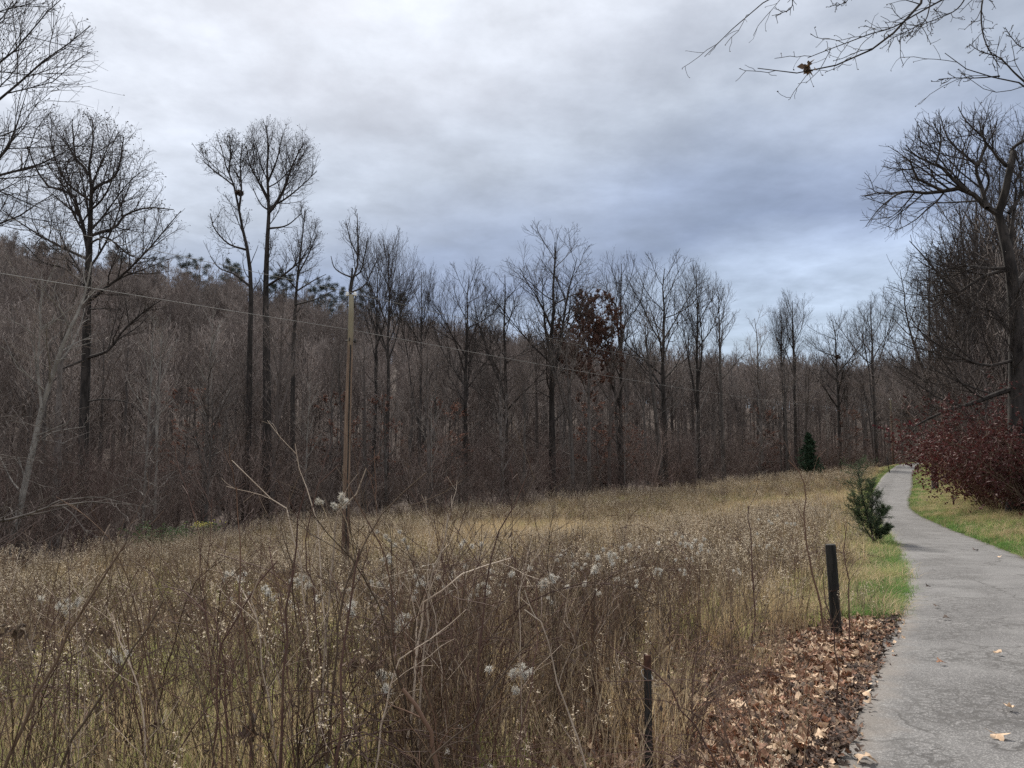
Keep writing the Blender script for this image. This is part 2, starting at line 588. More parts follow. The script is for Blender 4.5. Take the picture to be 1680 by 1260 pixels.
def ground_material():
    m, t, out = material('ground_cover')
    tc = t.n('ShaderNodeTexCoord')
    P = tc.outputs['Object']
    at_ = t.n('ShaderNodeAttribute', attribute_name='cover')
    sp = t.n('ShaderNodeSeparateXYZ')
    t.l(at_.outputs['Vector'], sp.inputs[0])
    leaf, verge, wood = sp.outputs
    nb, nf, ns = t.noise(P, 0.35, 4.0), t.noise(P, 9.0, 5.0, 0.65), t.noise(P, 45.0, 3.0, 0.6)
    field = t.mix(t.smooth(nf, 0.3, 0.7), (0.10, 0.075, 0.045), (0.22, 0.17, 0.085))
    field = t.mix(t.smooth(nb, 0.45, 0.65), field, (0.15, 0.14, 0.06))
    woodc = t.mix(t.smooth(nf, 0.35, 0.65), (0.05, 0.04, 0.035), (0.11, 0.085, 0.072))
    leafc = t.mix(t.smooth(ns, 0.4, 0.6), (0.045, 0.03, 0.024), (0.14, 0.085, 0.058))
    grassc = t.mix(t.smooth(nf, 0.35, 0.65), (0.06, 0.075, 0.03), (0.14, 0.15, 0.06))
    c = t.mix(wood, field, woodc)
    c = t.mix(verge, c, grassc)
    c = t.mix(leaf, c, leafc)
    bs = t.n('ShaderNodeBsdfPrincipled', i_Roughness=0.95)
    bs.inputs['Specular IOR Level'].default_value = 0.1
    t.l(c, bs.inputs['Base Color'])
    b = t.n('ShaderNodeBump', i_Strength=0.6, i_Distance=0.04)
    t.l(nf, b.inputs['Height'])
    t.l(b.outputs[0], bs.inputs['Normal'])
    t.l(bs.outputs[0], out.inputs[0])
    return m


def asphalt_material():
    m, t, out = material('old_asphalt')
    tc = t.n('ShaderNodeTexCoord')
    P = tc.outputs['Object']
    at_ = t.n('ShaderNodeAttribute', attribute_name='across')
    a = at_.outputs['Fac']
    big, mid, fine = t.noise(P, 0.7, 4.0, 0.6), t.noise(P, 5.0, 5.0, 0.6), t.noise(P, 70.0, 2.0, 0.6)
    vs = t.n('ShaderNodeTexVoronoi', feature='F1')
    vs.inputs['Scale'].default_value = 95.0
    t.l(P, vs.inputs['Vector'])
    stone = t.smooth(vs.outputs['Distance'], 0.62, 0.18)
    hue = t.n('ShaderNodeSeparateColor')
    t.l(vs.outputs['Color'], hue.inputs[0])
    base = t.mix(t.smooth(big, 0.35, 0.65), (0.04, 0.038, 0.038), (0.105, 0.102, 0.10))
    base = t.mix(t.math('MULTIPLY', t.smooth(mid, 0.45, 0.75), 0.5), base, (0.12, 0.112, 0.112))
    agg = t.mix(hue.outputs[0], (0.08, 0.077, 0.077), (0.35, 0.335, 0.32))
    c = t.mix(t.math('MULTIPLY', stone, 0.75), t.mix(0.45, base, (0.06, 0.057, 0.056)), t.mix(0.55, base, agg))
    c = t.mix(t.math('MULTIPLY', t.smooth(fine, 0.5, 0.72), 0.35), c, (0.34, 0.33, 0.32))

    # alligator cracks, strongest in the left wheel path
    wob = t.n('ShaderNodeVectorMath', operation='ADD')
    nzv = t.n('ShaderNodeTexNoise')
    nzv.inputs['Scale'].default_value = 6.0
    nzv.inputs['Detail'].default_value = 5.0
    t.l(P, nzv.inputs['Vector'])
    sc = t.n('ShaderNodeVectorMath', operation='SCALE')
    sc.inputs['Scale'].default_value = 0.32
    t.l(nzv.outputs['Color'], sc.inputs[0])
    t.l(P, wob.inputs[0])
    t.l(sc.outputs[0], wob.inputs[1])

    def crack(scale, width):
        v = t.n('ShaderNodeTexVoronoi', feature='DISTANCE_TO_EDGE')
        v.inputs['Scale'].default_value = scale
        t.l(wob.outputs[0], v.inputs['Vector'])
        return t.smooth(v.outputs['Distance'], width, width * 0.25)
    zone = t.math('MULTIPLY', t.smooth(t.math('ABSOLUTE', t.math('SUBTRACT', a, 0.27)), 0.27, 0.10), t.smooth(t.noise(P, 0.9, 3.0), 0.36, 0.52))
    small = t.math('MULTIPLY', t.math('MAXIMUM', crack(6.0, 0.08), t.math('MULTIPLY', crack(14.0, 0.09), .75)), zone)
    large = t.math('MULTIPLY', crack(0.8, 0.018), t.smooth(t.noise(P, 1.3, 3.0), 0.40, 0.5))
    ck = t.math('MAXIMUM', small, large)
    c = t.mix(t.math('MULTIPLY', ck, 0.92), c, (0.04, 0.037, 0.035))
    edge = t.math('MULTIPLY', t.smooth(t.math('ADD', t.math('ABSOLUTE', t.math('SUBTRACT', a, 0.5)), t.math('MULTIPLY', t.math('SUBTRACT', mid, 0.5), 0.18)), 0.40, 0.50), 0.55)
    c = t.mix(edge, c, (0.10, 0.082, 0.066))
    bs = t.n('ShaderNodeBsdfPrincipled', i_Roughness=0.82)
    bs.inputs['Specular IOR Level'].default_value = 0.35
    t.l(c, bs.inputs['Base Color'])
    h = t.math('SUBTRACT', t.math('MULTIPLY', stone, 0.35), t.math('MULTIPLY', ck, 1.0))
    b = t.n('ShaderNodeBump', i_Strength=0.55, i_Distance=0.006)
    t.l(h, b.inputs['Height'])
    t.l(b.outputs[0], bs.inputs['Normal'])
    t.l(bs.outputs[0], out.inputs[0])
    return m


# ------------------------------------------------------------------ ground sheet and path
def build_ground():
    th = np.concatenate([np.linspace(-180, -46, 60)[:-1], np.linspace(-46, 46, 460), np.linspace(46, 180, 60)[1:]])
    th = np.radians(th[:-1])
    r = np.concatenate([[0.4], np.geomspace(0.8, 640, 300)])
    A, Rr = np.meshgrid(th, r)
    X, Y = np.sin(A) * Rr, np.cos(A) * Rr
    x, y = X.ravel(), Y.ravel()
    z = base_z(x, y)
    sl, sr = left_s(x, y), right_s(x, y)
    inside = np.minimum(-sl, -sr)
    z = z - 0.05 - 0.22 * sstep(inside, -0.02, 0.3)
    # outside the path the sheet meets the asphalt edge
    z = z + 0.05 * sstep(-inside, 0.0, 0.35)
    n, k = len(r), len(th)
    V = np.stack([x, y, z], 1)
    i = (np.arange(n - 1) * k)[:, None] + np.arange(k)[None]
    j = (np.arange(n - 1) * k)[:, None] + (np.arange(k)[None] + 1) % k
    Q = np.stack([i, i + k, j + k, j], -1).reshape(-1, 4)[:, ::-1]
    V = np.vstack([V, [[0, 0, float(base_z(np.array([0.]), np.array([0.]))[0]) - 0.27]]])
    c = len(V) - 1
    T = np.stack([np.arange(k), (np.arange(k) + 1) % k, np.full(k, c)], 1)[:, ::-1]
    me = new_mesh('ground', V, Q, T, True, [ground_material()])
    wd = wood_depth(x, y)
    wob = 0.5 * np.sin(x * 2.1 + y) + 0.4 * np.sin(y * 3.3 - x * 1.1)
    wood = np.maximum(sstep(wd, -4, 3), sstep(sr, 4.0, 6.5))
    leaf = sstep(1.5 + wob * 0.25 - sl, 0.0, 0.5) * (sl > -1) * sstep(10.2 - y + wob * 0.4, 0, 1.0) * (sl < 3)
    leaf = np.maximum(leaf, (np.abs(sl) < 0.25) * (y < 40) * 0.8)
    verge = np.maximum(sstep(1.5 + wob * 0.2 - sl, 0, 0.5) * (sl > -1) * (sl < 3), sstep(2.6 - sr, 0, 0.8) * (sr > -1) * (sr < 4))
    cov = np.zeros((len(V), 3), np.float32)
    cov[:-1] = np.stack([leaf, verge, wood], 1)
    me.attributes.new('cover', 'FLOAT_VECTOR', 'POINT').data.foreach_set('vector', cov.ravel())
    o = mesh_obj('ground', me)
    tag(o, 'ground of the old field, leaf bank and wooded hillside', None, None, 'structure')


def build_path():
    y = np.concatenate([np.linspace(-25, 0, 26)[:-1], np.linspace(0, 14, 180)[:-1], np.linspace(14, 60, 180)[:-1], np.linspace(60, 132, 120)])
    w = np.linspace(0, 1, 13)
    L, Rr, Z = smooth_table(y, RL), smooth_table(y, RR), smooth_table(y, RZ)
    L = L + 0.05 * np.sin(y * 2.3) * np.sin(y * 0.9 + 1) + 0.03 * np.sin(y * 7.1)
    Rr = Rr + 0.05 * np.sin(y * 1.9 + 2) * np.sin(y * 1.1) + 0.03 * np.sin(y * 6.3)
    # the cross lines run square to the path: shift the right-hand points back along y
    X = L[:, None] + (Rr - L)[:, None] * w[None]
    Y = np.repeat(y[:, None], 13, 1)
    Zs = Z[:, None] + 0.02 * (1 - (2 * w[None] - 1) ** 2) + 0.0 * X
    n, k = X.shape
    top = np.stack([X, Y, Zs], -1)
    sk0, sk1 = top[:, :1] + np.array([-0.05, 0, -0.16]), top[:, -1:] + np.array([0.05, 0, -0.16])
    V = np.concatenate([sk0, top, sk1], 1)
    ac = np.concatenate([np.zeros((n, 1)), np.repeat(w[None], n, 0), np.ones((n, 1))], 1)
    k += 2
    i = (np.arange(n - 1) * k)[:, None] + np.arange(k - 1)[None]
    Q = np.stack([i, i + 1, i + k + 1, i + k], -1).reshape(-1, 4)
    me = new_mesh('path', V.reshape(-1, 3), Q, None, True, [asphalt_material()])
    me.attributes.new('across', 'FLOAT', 'POINT').data.foreach_set('value', ac.astype(np.float32).ravel())
    o = mesh_obj('path', me)
    tag(o, 'narrow grey asphalt path curving away past the field', None, None, 'structure')
    return o


build_ground()
PATH = build_path()

# ------------------------------------------------------------------ trees
def leaf_quads(P, size, rg, aspect=0.6, droop=0.3):
    """small folded leaves (two triangles each, bent along the midrib) at the points P"""
    n = len(P)
    a = rg.uniform(0, 2 * math.pi, n)
    d = unit(np.stack([np.cos(a), np.sin(a), rg.uniform(-1, 0.6, n) - droop], 1))
    sdir = unit(np.cross(d, rg.normal(size=(n, 3))))
    nrm = np.cross(d, sdir)
    s = (size * rg.uniform(0.6, 1.3, n))[:, None]
    tip = P + d * s
    l = P + d * s * 0.5 + sdir * s * aspect * 0.5 + nrm * s * 0.15
    r = P + d * s * 0.5 - sdir * s * aspect * 0.5 + nrm * s * 0.15
    V = np.stack([P, l, tip, r], 1).reshape(-1, 3)
    b = np.arange(n)[:, None] * 4
    T = np.concatenate([b + np.array([[0, 2, 1]]), b + np.array([[0, 3, 2]])])
    return V, T


def lerp_pts(P, n, rg, tmin=0.0):
    """n random points along the branches P (N,k,3)"""
    N, k, _ = P.shape
    i = rg.integers(0, N, n)
    f = rg.uniform(tmin, 0.999, n) * (k - 1)
    s = f.astype(int)
    fr = (f - s)[:, None]
    return P[i, s] * (1 - fr) + P[i, s + 1] * fr


def make_tree(seed, h=20.0, r=0.2, crown_from=0.45, width=3.6, env=None, limbs=15, n2=7, n3=7, n4=3, ang=48, up=0.25, trop=0.10,
              lean=0.03, fork=False, twig_r=0.009, low=9, pods=0, bark=None, twig=None, leaves=0, leaf_mat=None, leaf_size=0.25, sides=7):
    """forest-grown bare tree: (trunk mesh, crown mesh, extra mesh or None), standing at the origin"""
    rg = np.random.default_rng(seed)
    bark, twig = bark or BARK, twig or TWIG
    k = 12
    zz = np.linspace(0, h * 0.93, k)
    x = np.cumsum(rg.normal(0, lean * h / k, k)) * np.linspace(0, 1, k)
    y = np.cumsum(rg.normal(0, lean * h / k, k)) * np.linspace(0, 1, k)
    tp = np.stack([x, y, zz], 1)
    tr = r * (1 - 0.92 * np.linspace(0, 1, k) ** 1.1) + 0.012
    tr[0] *= 1.35
    if env is None:
        c0, c1 = crown_from * h, h
        env = [((x[7], y[7], (c0 + c1) / 2), (width, width, (c1 - c0) / 2)), ((x[9], y[9], h * 0.82), (width * 0.8, width * 0.8, h * 0.19))]
    P0, R0 = tp[None], tr[None]
    if fork:
        Pf, Rf = spawn(P0, R0, fork, 0.30, 0.55, 20, 6, 0.56, 0.5, k, 0.1, 0.10, 0.07, 0.72, 0.03, None, 1.0, rg=rg)
        Rf = np.maximum(Rf, (0.6 * r * (1 - .9 * np.linspace(0, 1, k)))[None])
        P0, R0 = np.concatenate([P0, Pf]), np.concatenate([R0, Rf])
        limbs = limbs * 0.62
    L1 = [spawn(P0, R0, limbs, crown_from * 0.95, 0.97, ang, 10, 0.5, 0.55, 7, up, trop, 0.10, 0.62, 0.018, env, 0.5, rg=rg)]
    if low:
        L1.append(spawn(P0[:1], R0[:1], low, 0.10, crown_from, 72, 14, 0.17, 0.2, 5, 0.05, 0.05, 0.12, 0.35, 0.014, None, 0.5, rg=rg))
    P1, R1 = _join(L1)
    cr = MB()
    cr.tube(P1, R1, 5)
    P2, R2 = spawn(P1, R1, lambda L: np.clip(L * 1.5, 3, n2 * 1.6), 0.2, 0.98, 42, 10, 0.55, 0.45, 5, 0.12, trop, 0.12, 0.6, twig_r * 1.5, env, 0.3, rg=rg)
    cr.tube(P2, R2, 4)
    P3, R3 = spawn(P2, R2, lambda L: np.clip(L * 3.2, 3, n3 * 1.6), 0.12, 1.0, 36, 10, 0.65, 0.4, 4, 0.08, trop, 0.08, 0.6, twig_r, env, 0.2, rg=rg)
    cr.tube(P3, R3, 3, 1)
    P4, R4 = spawn(P3, R3, n4, 0.15, 1.0, 34, 10, 0.75, 0.3, 3, 0.05, trop * 0.7, 0.08, 0.7, twig_r * 0.7, None, 0.12, rg=rg)
    if len(P4):
        cr.tube(P4, R4, 3, 1)
    trunk = MB().tube(P0, R0, sides + 2)
    ex = None
    tips = P4 if len(P4) else P3
    if pods:
        V, T = leaf_quads(tips[rg.integers(0, len(tips), pods), -1], 0.08, rg, 0.7, -0.3)
        ex = MB().add(V, None, T).mesh('pods', [POD], False)
    if leaves:
        V, T = leaf_quads(lerp_pts(tips, leaves, rg), leaf_size, rg, 0.6, 0.4)
        ex = MB().add(V, None, T).mesh('leaves', [leaf_mat], False)
    return trunk.mesh('trunk', [bark]), cr.mesh('crown', [bark, twig], False), ex, h


def _join(lst):
    k = max(p.shape[1] for p, _ in lst)
    P, Q = [], []
    for p, q in lst:
        if len(p) == 0:
            continue
        if p.shape[1] != k:
            f = np.linspace(0, p.shape[1] - 1, k)
            i = np.minimum(f.astype(int), p.shape[1] - 2)
            fr = f - i
            p = p[:, i] * (1 - fr)[None, :, None] + p[:, i + 1] * fr[None, :, None]
            q = q[:, i] * (1 - fr)[None] + q[:, i + 1] * fr[None]
        P.append(p)
        Q.append(q)
    return np.concatenate(P), np.concatenate(Q)


def place_tree(proto, name, label, x, y, height, group=None, rz=None, widen=1.0, cat='tree', sink=0.15, extra='foliage'):
    tm, cm, em, h = proto
    s = height / h
    t = thing(name, label, cat, (x, y, gz(x, y) - sink), random.uniform(0, 6.28) if rz is None else rz, group, (s * widen, s * widen, s))
    if group:
        lean_ = 0.06 if name == 'bare_sapling' else 0.03
        t.rotation_euler = (random.gauss(0, lean_), random.gauss(0, lean_), t.rotation_euler[2])
    mesh_obj('trunk', tm, t)
    mesh_obj('crown', cm, t)
    if em:
        mesh_obj(extra, em, t)['kind'] = 'stuff'
    return t


def top_height(px, py, d):
    p = at(px, py, d)
    return p[0], p[2] - gz(p[0], d) + 0.15


FOREST = [make_tree(100 + i, 20, 0.21 + 0.03 * (i % 3), cf, wd, limbs=lb, ang=an, up=u, trop=tp, fork=[0, 1, 0, 2, 1, 0][i], lean=.045)
          for i, (cf, wd, lb, an, u, tp) in enumerate([(0.50, 2.6, 14, 42, .30, .12), (0.42, 3.2, 16, 50, .22, .09), (0.55, 2.4, 12, 40, .35, .14),
                                                       (0.38, 3.6, 17, 55, .15, .08), (0.48, 2.9, 15, 46, .25, .10), (0.60, 2.6, 12, 44, .30, .12)])]
POLE_TREES = [make_tree(140 + i, 14, 0.08 + .01 * i, 0.28, 1.9, limbs=14, n2=5, n3=5, n4=2, ang=48, up=.22, trop=.09, twig_r=0.008, low=7) for i in range(5)]
PALE_TREES = [make_tree(160 + i, 15, 0.09, 0.4, 1.6, limbs=12, n2=5, n3=4, n4=2, ang=46, up=.2, trop=.1, bark=BARK_PALE) for i in range(2)]
TULIP = [make_tree(180 + i, 25, 0.26, 0.52, 4.4, limbs=16, ang=40, up=.36, trop=.15, pods=260, n4=2, n3=6, low=4, bark=BARK_DARK, twig=TWIG_DARK, twig_r=.008, fork=[0, 1, 2][i], lean=.04) for i in range(3)]
OAKS = [make_tree(200 + i, 22, 0.27, [.38, .45, .33, .5, .4][i], [5.2, 4.4, 5.8, 4.0, 5.0][i], limbs=17, ang=[54, 46, 60, 42, 52][i], up=.2, trop=[.10, .12, .07, .13, .09][i], n4=3, low=4, bark=BARK_DARK, twig=TWIG_DARK, fork=[0, 2, 1, 2, 3][i], lean=.05) for i in range(5)]
HILL = [make_tree(230 + i, 18, 0.19, 0.36, 3.2, limbs=15, n2=5, n3=5, n4=0, ang=48, up=.22, trop=.1, twig_r=0.022, low=5, sides=3) for i in range(4)]


def hero(name, label, base, d, trunk_px, trunk_w, limbs_px, env_px, group=None, bark=None, twig=None, dj=1.2, twig_r=0.007, p2len=0.55, pods=0, seed=1,
         dens=1.0, n4=3, trop=0.10, limb_k=7, auto=14, auto_t=(0.5, 0.99), thick=1.0, roots=1.3, top_r=0.15, cat='tree'):
    """tree whose trunk and main limbs follow the photograph (pixel polylines at depth d), twigs grown inside the crown's ellipsoids"""
    rg = np.random.default_rng(seed)
    bark, twig = bark or BARK_DARK, twig or (TWIG if bark else TWIG_DARK)
    W = lambda p, dd: at(p[0], p[1], d + dd)
    gx = at(base[0], base[1], d)
    org = np.array([gx[0], d, gz(gx[0], d) - 0.2])
    pts = [org] + [W(p, rg.normal(0, 0.15)) for p in trunk_px]
    tp = resample(pts, 18) - org
    wpx = d / FPX
    tr = np.interp(np.linspace(0, 1, 18), np.linspace(0, 1, len(trunk_w)), trunk_w) * wpx * 0.5
    tr[0] *= roots
    P0, R0 = tp[None], tr[None]
    trunk = MB().tube(P0, R0, 11, cap=True)
    env = [(at(cx, cy_, d + e[0] if (e := [ez]) else d) - org, (rx * wpx, rz_, ry * wpx)) for cx, cy_, rx, ry, ez, rz_ in env_px]
    LP, LR = [], []
    for lp, w0, w1 in limbs_px:
        q = rg.normal(0, dj)
        pp = [W(p, q * (i / max(len(lp) - 1, 1)) ** 0.8) for i, p in enumerate(lp)]
        # roots of limbs start on the plane of the trunk
        LP.append(resample(pp, limb_k + 3) - org)
        LR.append(np.linspace(w0, w1, limb_k + 3) * wpx * 0.5)
    lst = []
    if LP:
        lst.append((np.array(LP), np.array(LR)))
    if auto:
        lst.append(spawn(P0, R0, auto, auto_t[0], auto_t[1], 50, 12, 0.4, 0.5, limb_k, 0.25, trop, 0.1, 0.5, 0.02, env, 0.5, rg=rg))
    P1, R1 = _join(lst)
    cr = MB().tube(P1, R1, 6)
    P2, R2 = spawn(P1, R1, lambda L: np.clip(L * 2.6 * dens, 5, 20), 0.15, 0.98, 45, 13, p2len, 0.4, 6, 0.12, trop * .8, 0.11, 0.6, twig_r * 1.5, env, 0.3, rg=rg)
    cr.tube(P2, R2, 4)
    P3, R3 = spawn(P2, R2, lambda L: np.clip(L * 3.6 * dens, 3, 12), 0.12, 1.0, 42, 13, 0.6, 0.4, 4, 0.08, trop * .6, 0.11, 0.6, twig_r, env, 0.2, rg=rg)
    cr.tube(P3, R3, 3, 1)
    P4, R4 = spawn(P3, R3, n4, 0.15, 1.0, 38, 12, 0.7, 0.3, 3, 0.05, trop * 0.4, 0.12, 0.7, twig_r * 0.7, None, 0.1, rg=rg)
    if len(P4):
        cr.tube(P4, R4, 3, 1)
    t = thing(name, label, cat, tuple(org), 0, group)
    mesh_obj('trunk', trunk.mesh('trunk', [bark]), t)
    mesh_obj('crown', cr.mesh('crown', [bark, twig], False), t)
    if pods:
        tips = P4 if len(P4) else P3
        V, T = leaf_quads(tips[rg.integers(0, len(tips), pods), -1], 0.085, rg, 0.75, -0.3)
        mesh_obj('seed_pods', MB().add(V, None, T).mesh('pods', [POD], False), t)['kind'] = 'stuff'
    return t, P1 + org


# big tulip tree at the left
hero('tulip_tree', 'tall dark tulip tree on the left with wide domed crown full of seed pods', (135, 885), 44,
     [(137, 780), (138, 700), (142, 560), (144, 460), (147, 400), (149, 340), (150, 310), (143, 285), (150, 262), (153, 225), (151, 200)], [17, 16, 15, 13, 10, 5, 1.5],
     [([(146, 420), (136, 370), (128, 345), (118, 315), (85, 310), (62, 282), (45, 240)], 7, 2), ([(150, 318), (160, 305), (185, 293), (196, 270), (203, 225)], 6, 1.5),
      ([(146, 388), (175, 378), (190, 374), (202, 355), (240, 341), (285, 344)], 6, 1.5), ([(144, 287), (137, 272), (125, 262), (121, 235), (118, 195)], 5, 1.5),
      ([(148, 345), (165, 330), (182, 300), (190, 260)], 4, 1.3), ([(143, 425), (100, 405), (62, 384), (28, 362), (5, 345)], 5, 1.5),
      ([(135, 505), (170, 475), (205, 448), (250, 402), (272, 375), (297, 346)], 6, 1.3), ([(139, 588), (178, 575), (200, 545), (236, 511), (272, 488)], 6, 1.3),
      ([(139, 590), (115, 600), (98, 606)], 5, 2), ([(140, 508), (170, 506), (196, 508)], 3, 1.2), ([(139, 660), (170, 655), (215, 662), (240, 690)], 3, 1),
      ([(146, 400), (175, 390), (215, 420), (250, 425)], 4, 1.2), ([(140, 470), (105, 440), (70, 430), (40, 400)], 4, 1.2), ([(149, 330), (110, 300), (90, 260), (80, 215)], 4, 1.3)],
     [(152, 300, 112, 135, 0, 4.4), (165, 385, 135, 85, 0, 4.4), (55, 350, 85, 85, 0, 3.5), (170, 530, 110, 60, 0, 3)], pods=4200, seed=31, dens=0.95)
# twin tulip trees
hero('tulip_tree', 'slender tulip tree with a leaf nest, left one of the tall twin trees', (402, 835), 56,
     [(408, 700), (410, 560), (412, 480), (408, 420), (402, 395), (393, 350), (386, 312), (377, 285), (366, 262), (362, 238)], [11, 10, 9, 7, 4, 1.5],
     [([(392, 345), (396, 310), (394, 270), (398, 235)], 4, 1.2), ([(384, 305), (365, 290), (345, 275), (332, 262)], 3, 1.2), ([(376, 283), (378, 250), (376, 222)], 3, 1.2),
      ([(405, 410), (375, 400), (352, 375), (345, 350)], 4, 1.2), ([(410, 470), (385, 450), (360, 440), (345, 420)], 4, 1.2)],
     [(378, 265, 57, 58, 0, 2.6), (375, 375, 40, 70, 0, 2)], pods=1500, seed=33, dens=1.2, trop=0.15, auto=14)
hero('tulip_tree', 'tulip tree with full round crown, right and taller one of the twin trees', (437, 815), 56.5,
     [(438, 690), (437, 560), (436, 480), (438, 410), (441, 350), (440, 315), (438, 270), (441, 230), (436, 205)], [15, 14, 12, 9, 5, 1.5],
     [([(440, 350), (452, 335), (466, 310), (478, 275), (498, 235)], 6, 1.3), ([(440, 330), (425, 300), (410, 270), (404, 240)], 4, 1.2),
      ([(441, 345), (428, 335), (415, 310)], 3, 1.2), ([(443, 340), (470, 325), (500, 300), (520, 280)], 4, 1.2), ([(439, 300), (455, 260), (462, 225)], 4, 1.2),
      ([(440, 375), (470, 370), (495, 350)], 4, 1.2), ([(437, 470), (460, 455), (490, 430), (510, 400)], 5, 1.2)],
     [(458, 262, 70, 72, 0, 3.1), (470, 330, 55, 40, 0, 2.5), (475, 420, 55, 50, 0, 2)], pods=1600, seed=34, dens=1.2, trop=0.15, auto=14)
hero('tulip_tree', 'tulip tree with narrow pointed crown just behind the tall twin trees', (482, 800), 60,
     [(480, 680), (482, 560), (486, 480), (490, 440), (496, 390), (500, 345)], [9, 8, 7, 4, 1.2],
     [([(487, 475), (470, 455), (455, 430)], 3, 1), ([(489, 450), (505, 420), (520, 385)], 3, 1), ([(486, 478), (515, 460), (535, 450)], 3, 1), ([(484, 500), (520, 490), (550, 475)], 3, 1)],
     [(497, 400, 38, 72, 0, 2)], pods=500, seed=35, dens=1.1, trop=0.16)
hero('tulip_tree', 'bare tulip tree with airy upright crown rising behind the wooden utility pole', (572, 800), 64,
     [(573, 640), (574, 520), (576, 470), (586, 440), (587, 400), (586, 350)], [8, 8, 7, 4, 1.2],
     [([(574, 500), (575, 470), (577, 455), (578, 440)], 5, 3), ([(577, 455), (560, 448), (548, 438), (543, 420)], 3, 1), ([(578, 455), (592, 445), (598, 420), (604, 390)], 3, 1),
      ([(576, 480), (598, 468), (612, 440), (625, 415)], 3, 1), ([(587, 420), (575, 395), (568, 365)], 2.5, 1)],
     [(587, 398, 46, 64, 0, 2.6)], pods=420, seed=36, dens=0.9, trop=0.17, auto=9)

# dark broken-topped tree at the right
tr_right, _ = hero('dead_topped_tree', 'large dark tree at the right with a snapped off top and long crooked limbs', (1668, 850), 27,
     [(1668, 760), (1668, 640), (1667, 540), (1662, 470), (1654, 415), (1644, 375), (1638, 348), (1646, 328), (1653, 298), (1659, 268), (1663, 249)],
     [30, 27, 25, 22, 18, 13, 10],
     [([(1640, 352), (1626, 346), (1612, 334), (1600, 321), (1585, 313), (1568, 309), (1540, 315), (1510, 317), (1482, 313), (1455, 319), (1432, 316), (1414, 322)], 11, 1.5),
      ([(1588, 314), (1572, 302), (1556, 286), (1545, 275), (1528, 268), (1502, 255), (1486, 238)], 8, 1.5),
      ([(1548, 314), (1532, 306), (1516, 298), (1505, 293)], 6, 4), ([(1505, 293), (1497, 275), (1490, 262), (1470, 270)], 4, 1.2),
      ([(1619, 341), (1612, 312), (1603, 288), (1601, 270), (1592, 262), (1572, 246), (1552, 222), (1543, 190)], 8, 1.3),
      ([(1604, 272), (1612, 252), (1617, 230), (1600, 214), (1583, 196), (1572, 175)], 6, 1.2), ([(1614, 320), (1622, 300), (1620, 285), (1610, 275)], 5, 2),
      ([(1652, 273), (1640, 262), (1628, 246), (1612, 225), (1606, 195)], 6, 1.3), ([(1657, 252), (1664, 241), (1682, 229), (1720, 205)], 6, 2),
      ([(1657, 420), (1659, 385), (1664, 345), (1667, 309)], 9, 3.5), ([(1664, 338), (1672, 334), (1678, 331)], 3, 1.5),
      ([(1656, 440), (1620, 440), (1585, 436), (1556, 440)], 6, 1.5), ([(1652, 442), (1610, 455), (1575, 478), (1545, 483), (1510, 492)], 7, 1.5),
      ([(1572, 478), (1545, 455), (1515, 420), (1492, 395)], 5, 1.3), ([(1668, 635), (1630, 648), (1600, 660), (1560, 672), (1525, 686), (1500, 700)], 10, 2.5),
      ([(1664, 590), (1620, 600), (1575, 585), (1530, 560), (1495, 530)], 6, 1.5), ([(1666, 560), (1640, 520), (1610, 505), (1580, 520)], 5, 1.5),
      ([(1666, 470), (1690, 440), (1730, 420)], 10, 3), ([(1655, 350), (1690, 300), (1720, 250)], 7, 2), ([(1665, 300), (1680, 270), (1700, 240)], 5, 1.5),
      ([(1560, 288), (1566, 262), (1569, 240)], 4, 1.2), ([(1535, 270), (1541, 248), (1543, 225), (1530, 200)], 4, 1.2), ([(1480, 314), (1463, 325), (1440, 345), (1420, 372)], 3.5, 1),
      ([(1500, 317), (1485, 335), (1468, 352), (1450, 362)], 3, 1)],
     [(1590, 270, 120, 105, 0, 3.0), (1500, 320, 95, 70, 0, 1.8), (1580, 480, 110, 90, 0, 2.5), (1590, 600, 110, 110, 0, 2.5), (1690, 260, 70, 100, 0, 2.5)],
     seed=41, dens=1.2, dj=0.7, twig_r=0.008, p2len=0.95, n4=3, trop=0.11, auto=7, auto_t=(0.2, 0.8), bark=None)

# trees along the front of the wood that stand out in the photograph: pixel x, top y, depth, widen, prototype, label
named = [
    (640, 372, 66, 0.85, TULIP[0], 'bare tulip tree with a tall thin crown right of the utility pole'),
    (618, 395, 70, 0.75, TULIP[1], 'thin bare tulip tree standing close to the right of the pole top'),
    (692, 418, 70, 0.7, TULIP[2], 'small crowned bare tree at the low point of the ridge skyline'),
    (765, 428, 72, 0.9, OAKS[0], 'bare tree with spreading open top and a dark bird perched size knot left of the tall oak'),
    (830, 425, 73, 0.9, OAKS[2], 'bare spreading tree against the left side of the tallest central tree'),
    (905, 368, 74, 1.1, OAKS[4], 'tallest bare tree in the middle of the wood with a broad fan crown'),
    (1015, 404, 80, 0.8, OAKS[1], 'bare tree with crooked pointed top right of the red brown oak'),
    (1085, 414, 84, 1.05, OAKS[0], 'bare tree with wide twisting crown near the middle right of the wood'),
    (1140, 425, 88, 0.8, OAKS[3], 'bare tree with a ragged narrow crown beside the wide twisting one'),
    (1180, 458, 92, 0.85, FOREST[1], 'bare greyish tree at the end of the taller part of the wood'),
    (1243, 503, 100, 0.95, FOREST[3], 'low bare tree with a bushy round top in the dip of the skyline'),
    (1297, 474, 106, 1.0, TULIP[1], 'bare double topped tree in the dip of the skyline above the field end'),
    (1280, 490, 107, 0.7, TULIP[0], 'slim bare tree leaning close to the double topped tree'),
    (1370, 510, 112, 1.1, OAKS[0], 'bare gnarled tree with nest in its fork near the far end of the field'),
    (1427, 474, 118, 1.1, TULIP[2], 'straight trunked bare tree standing alone just left of the far pole'),
]
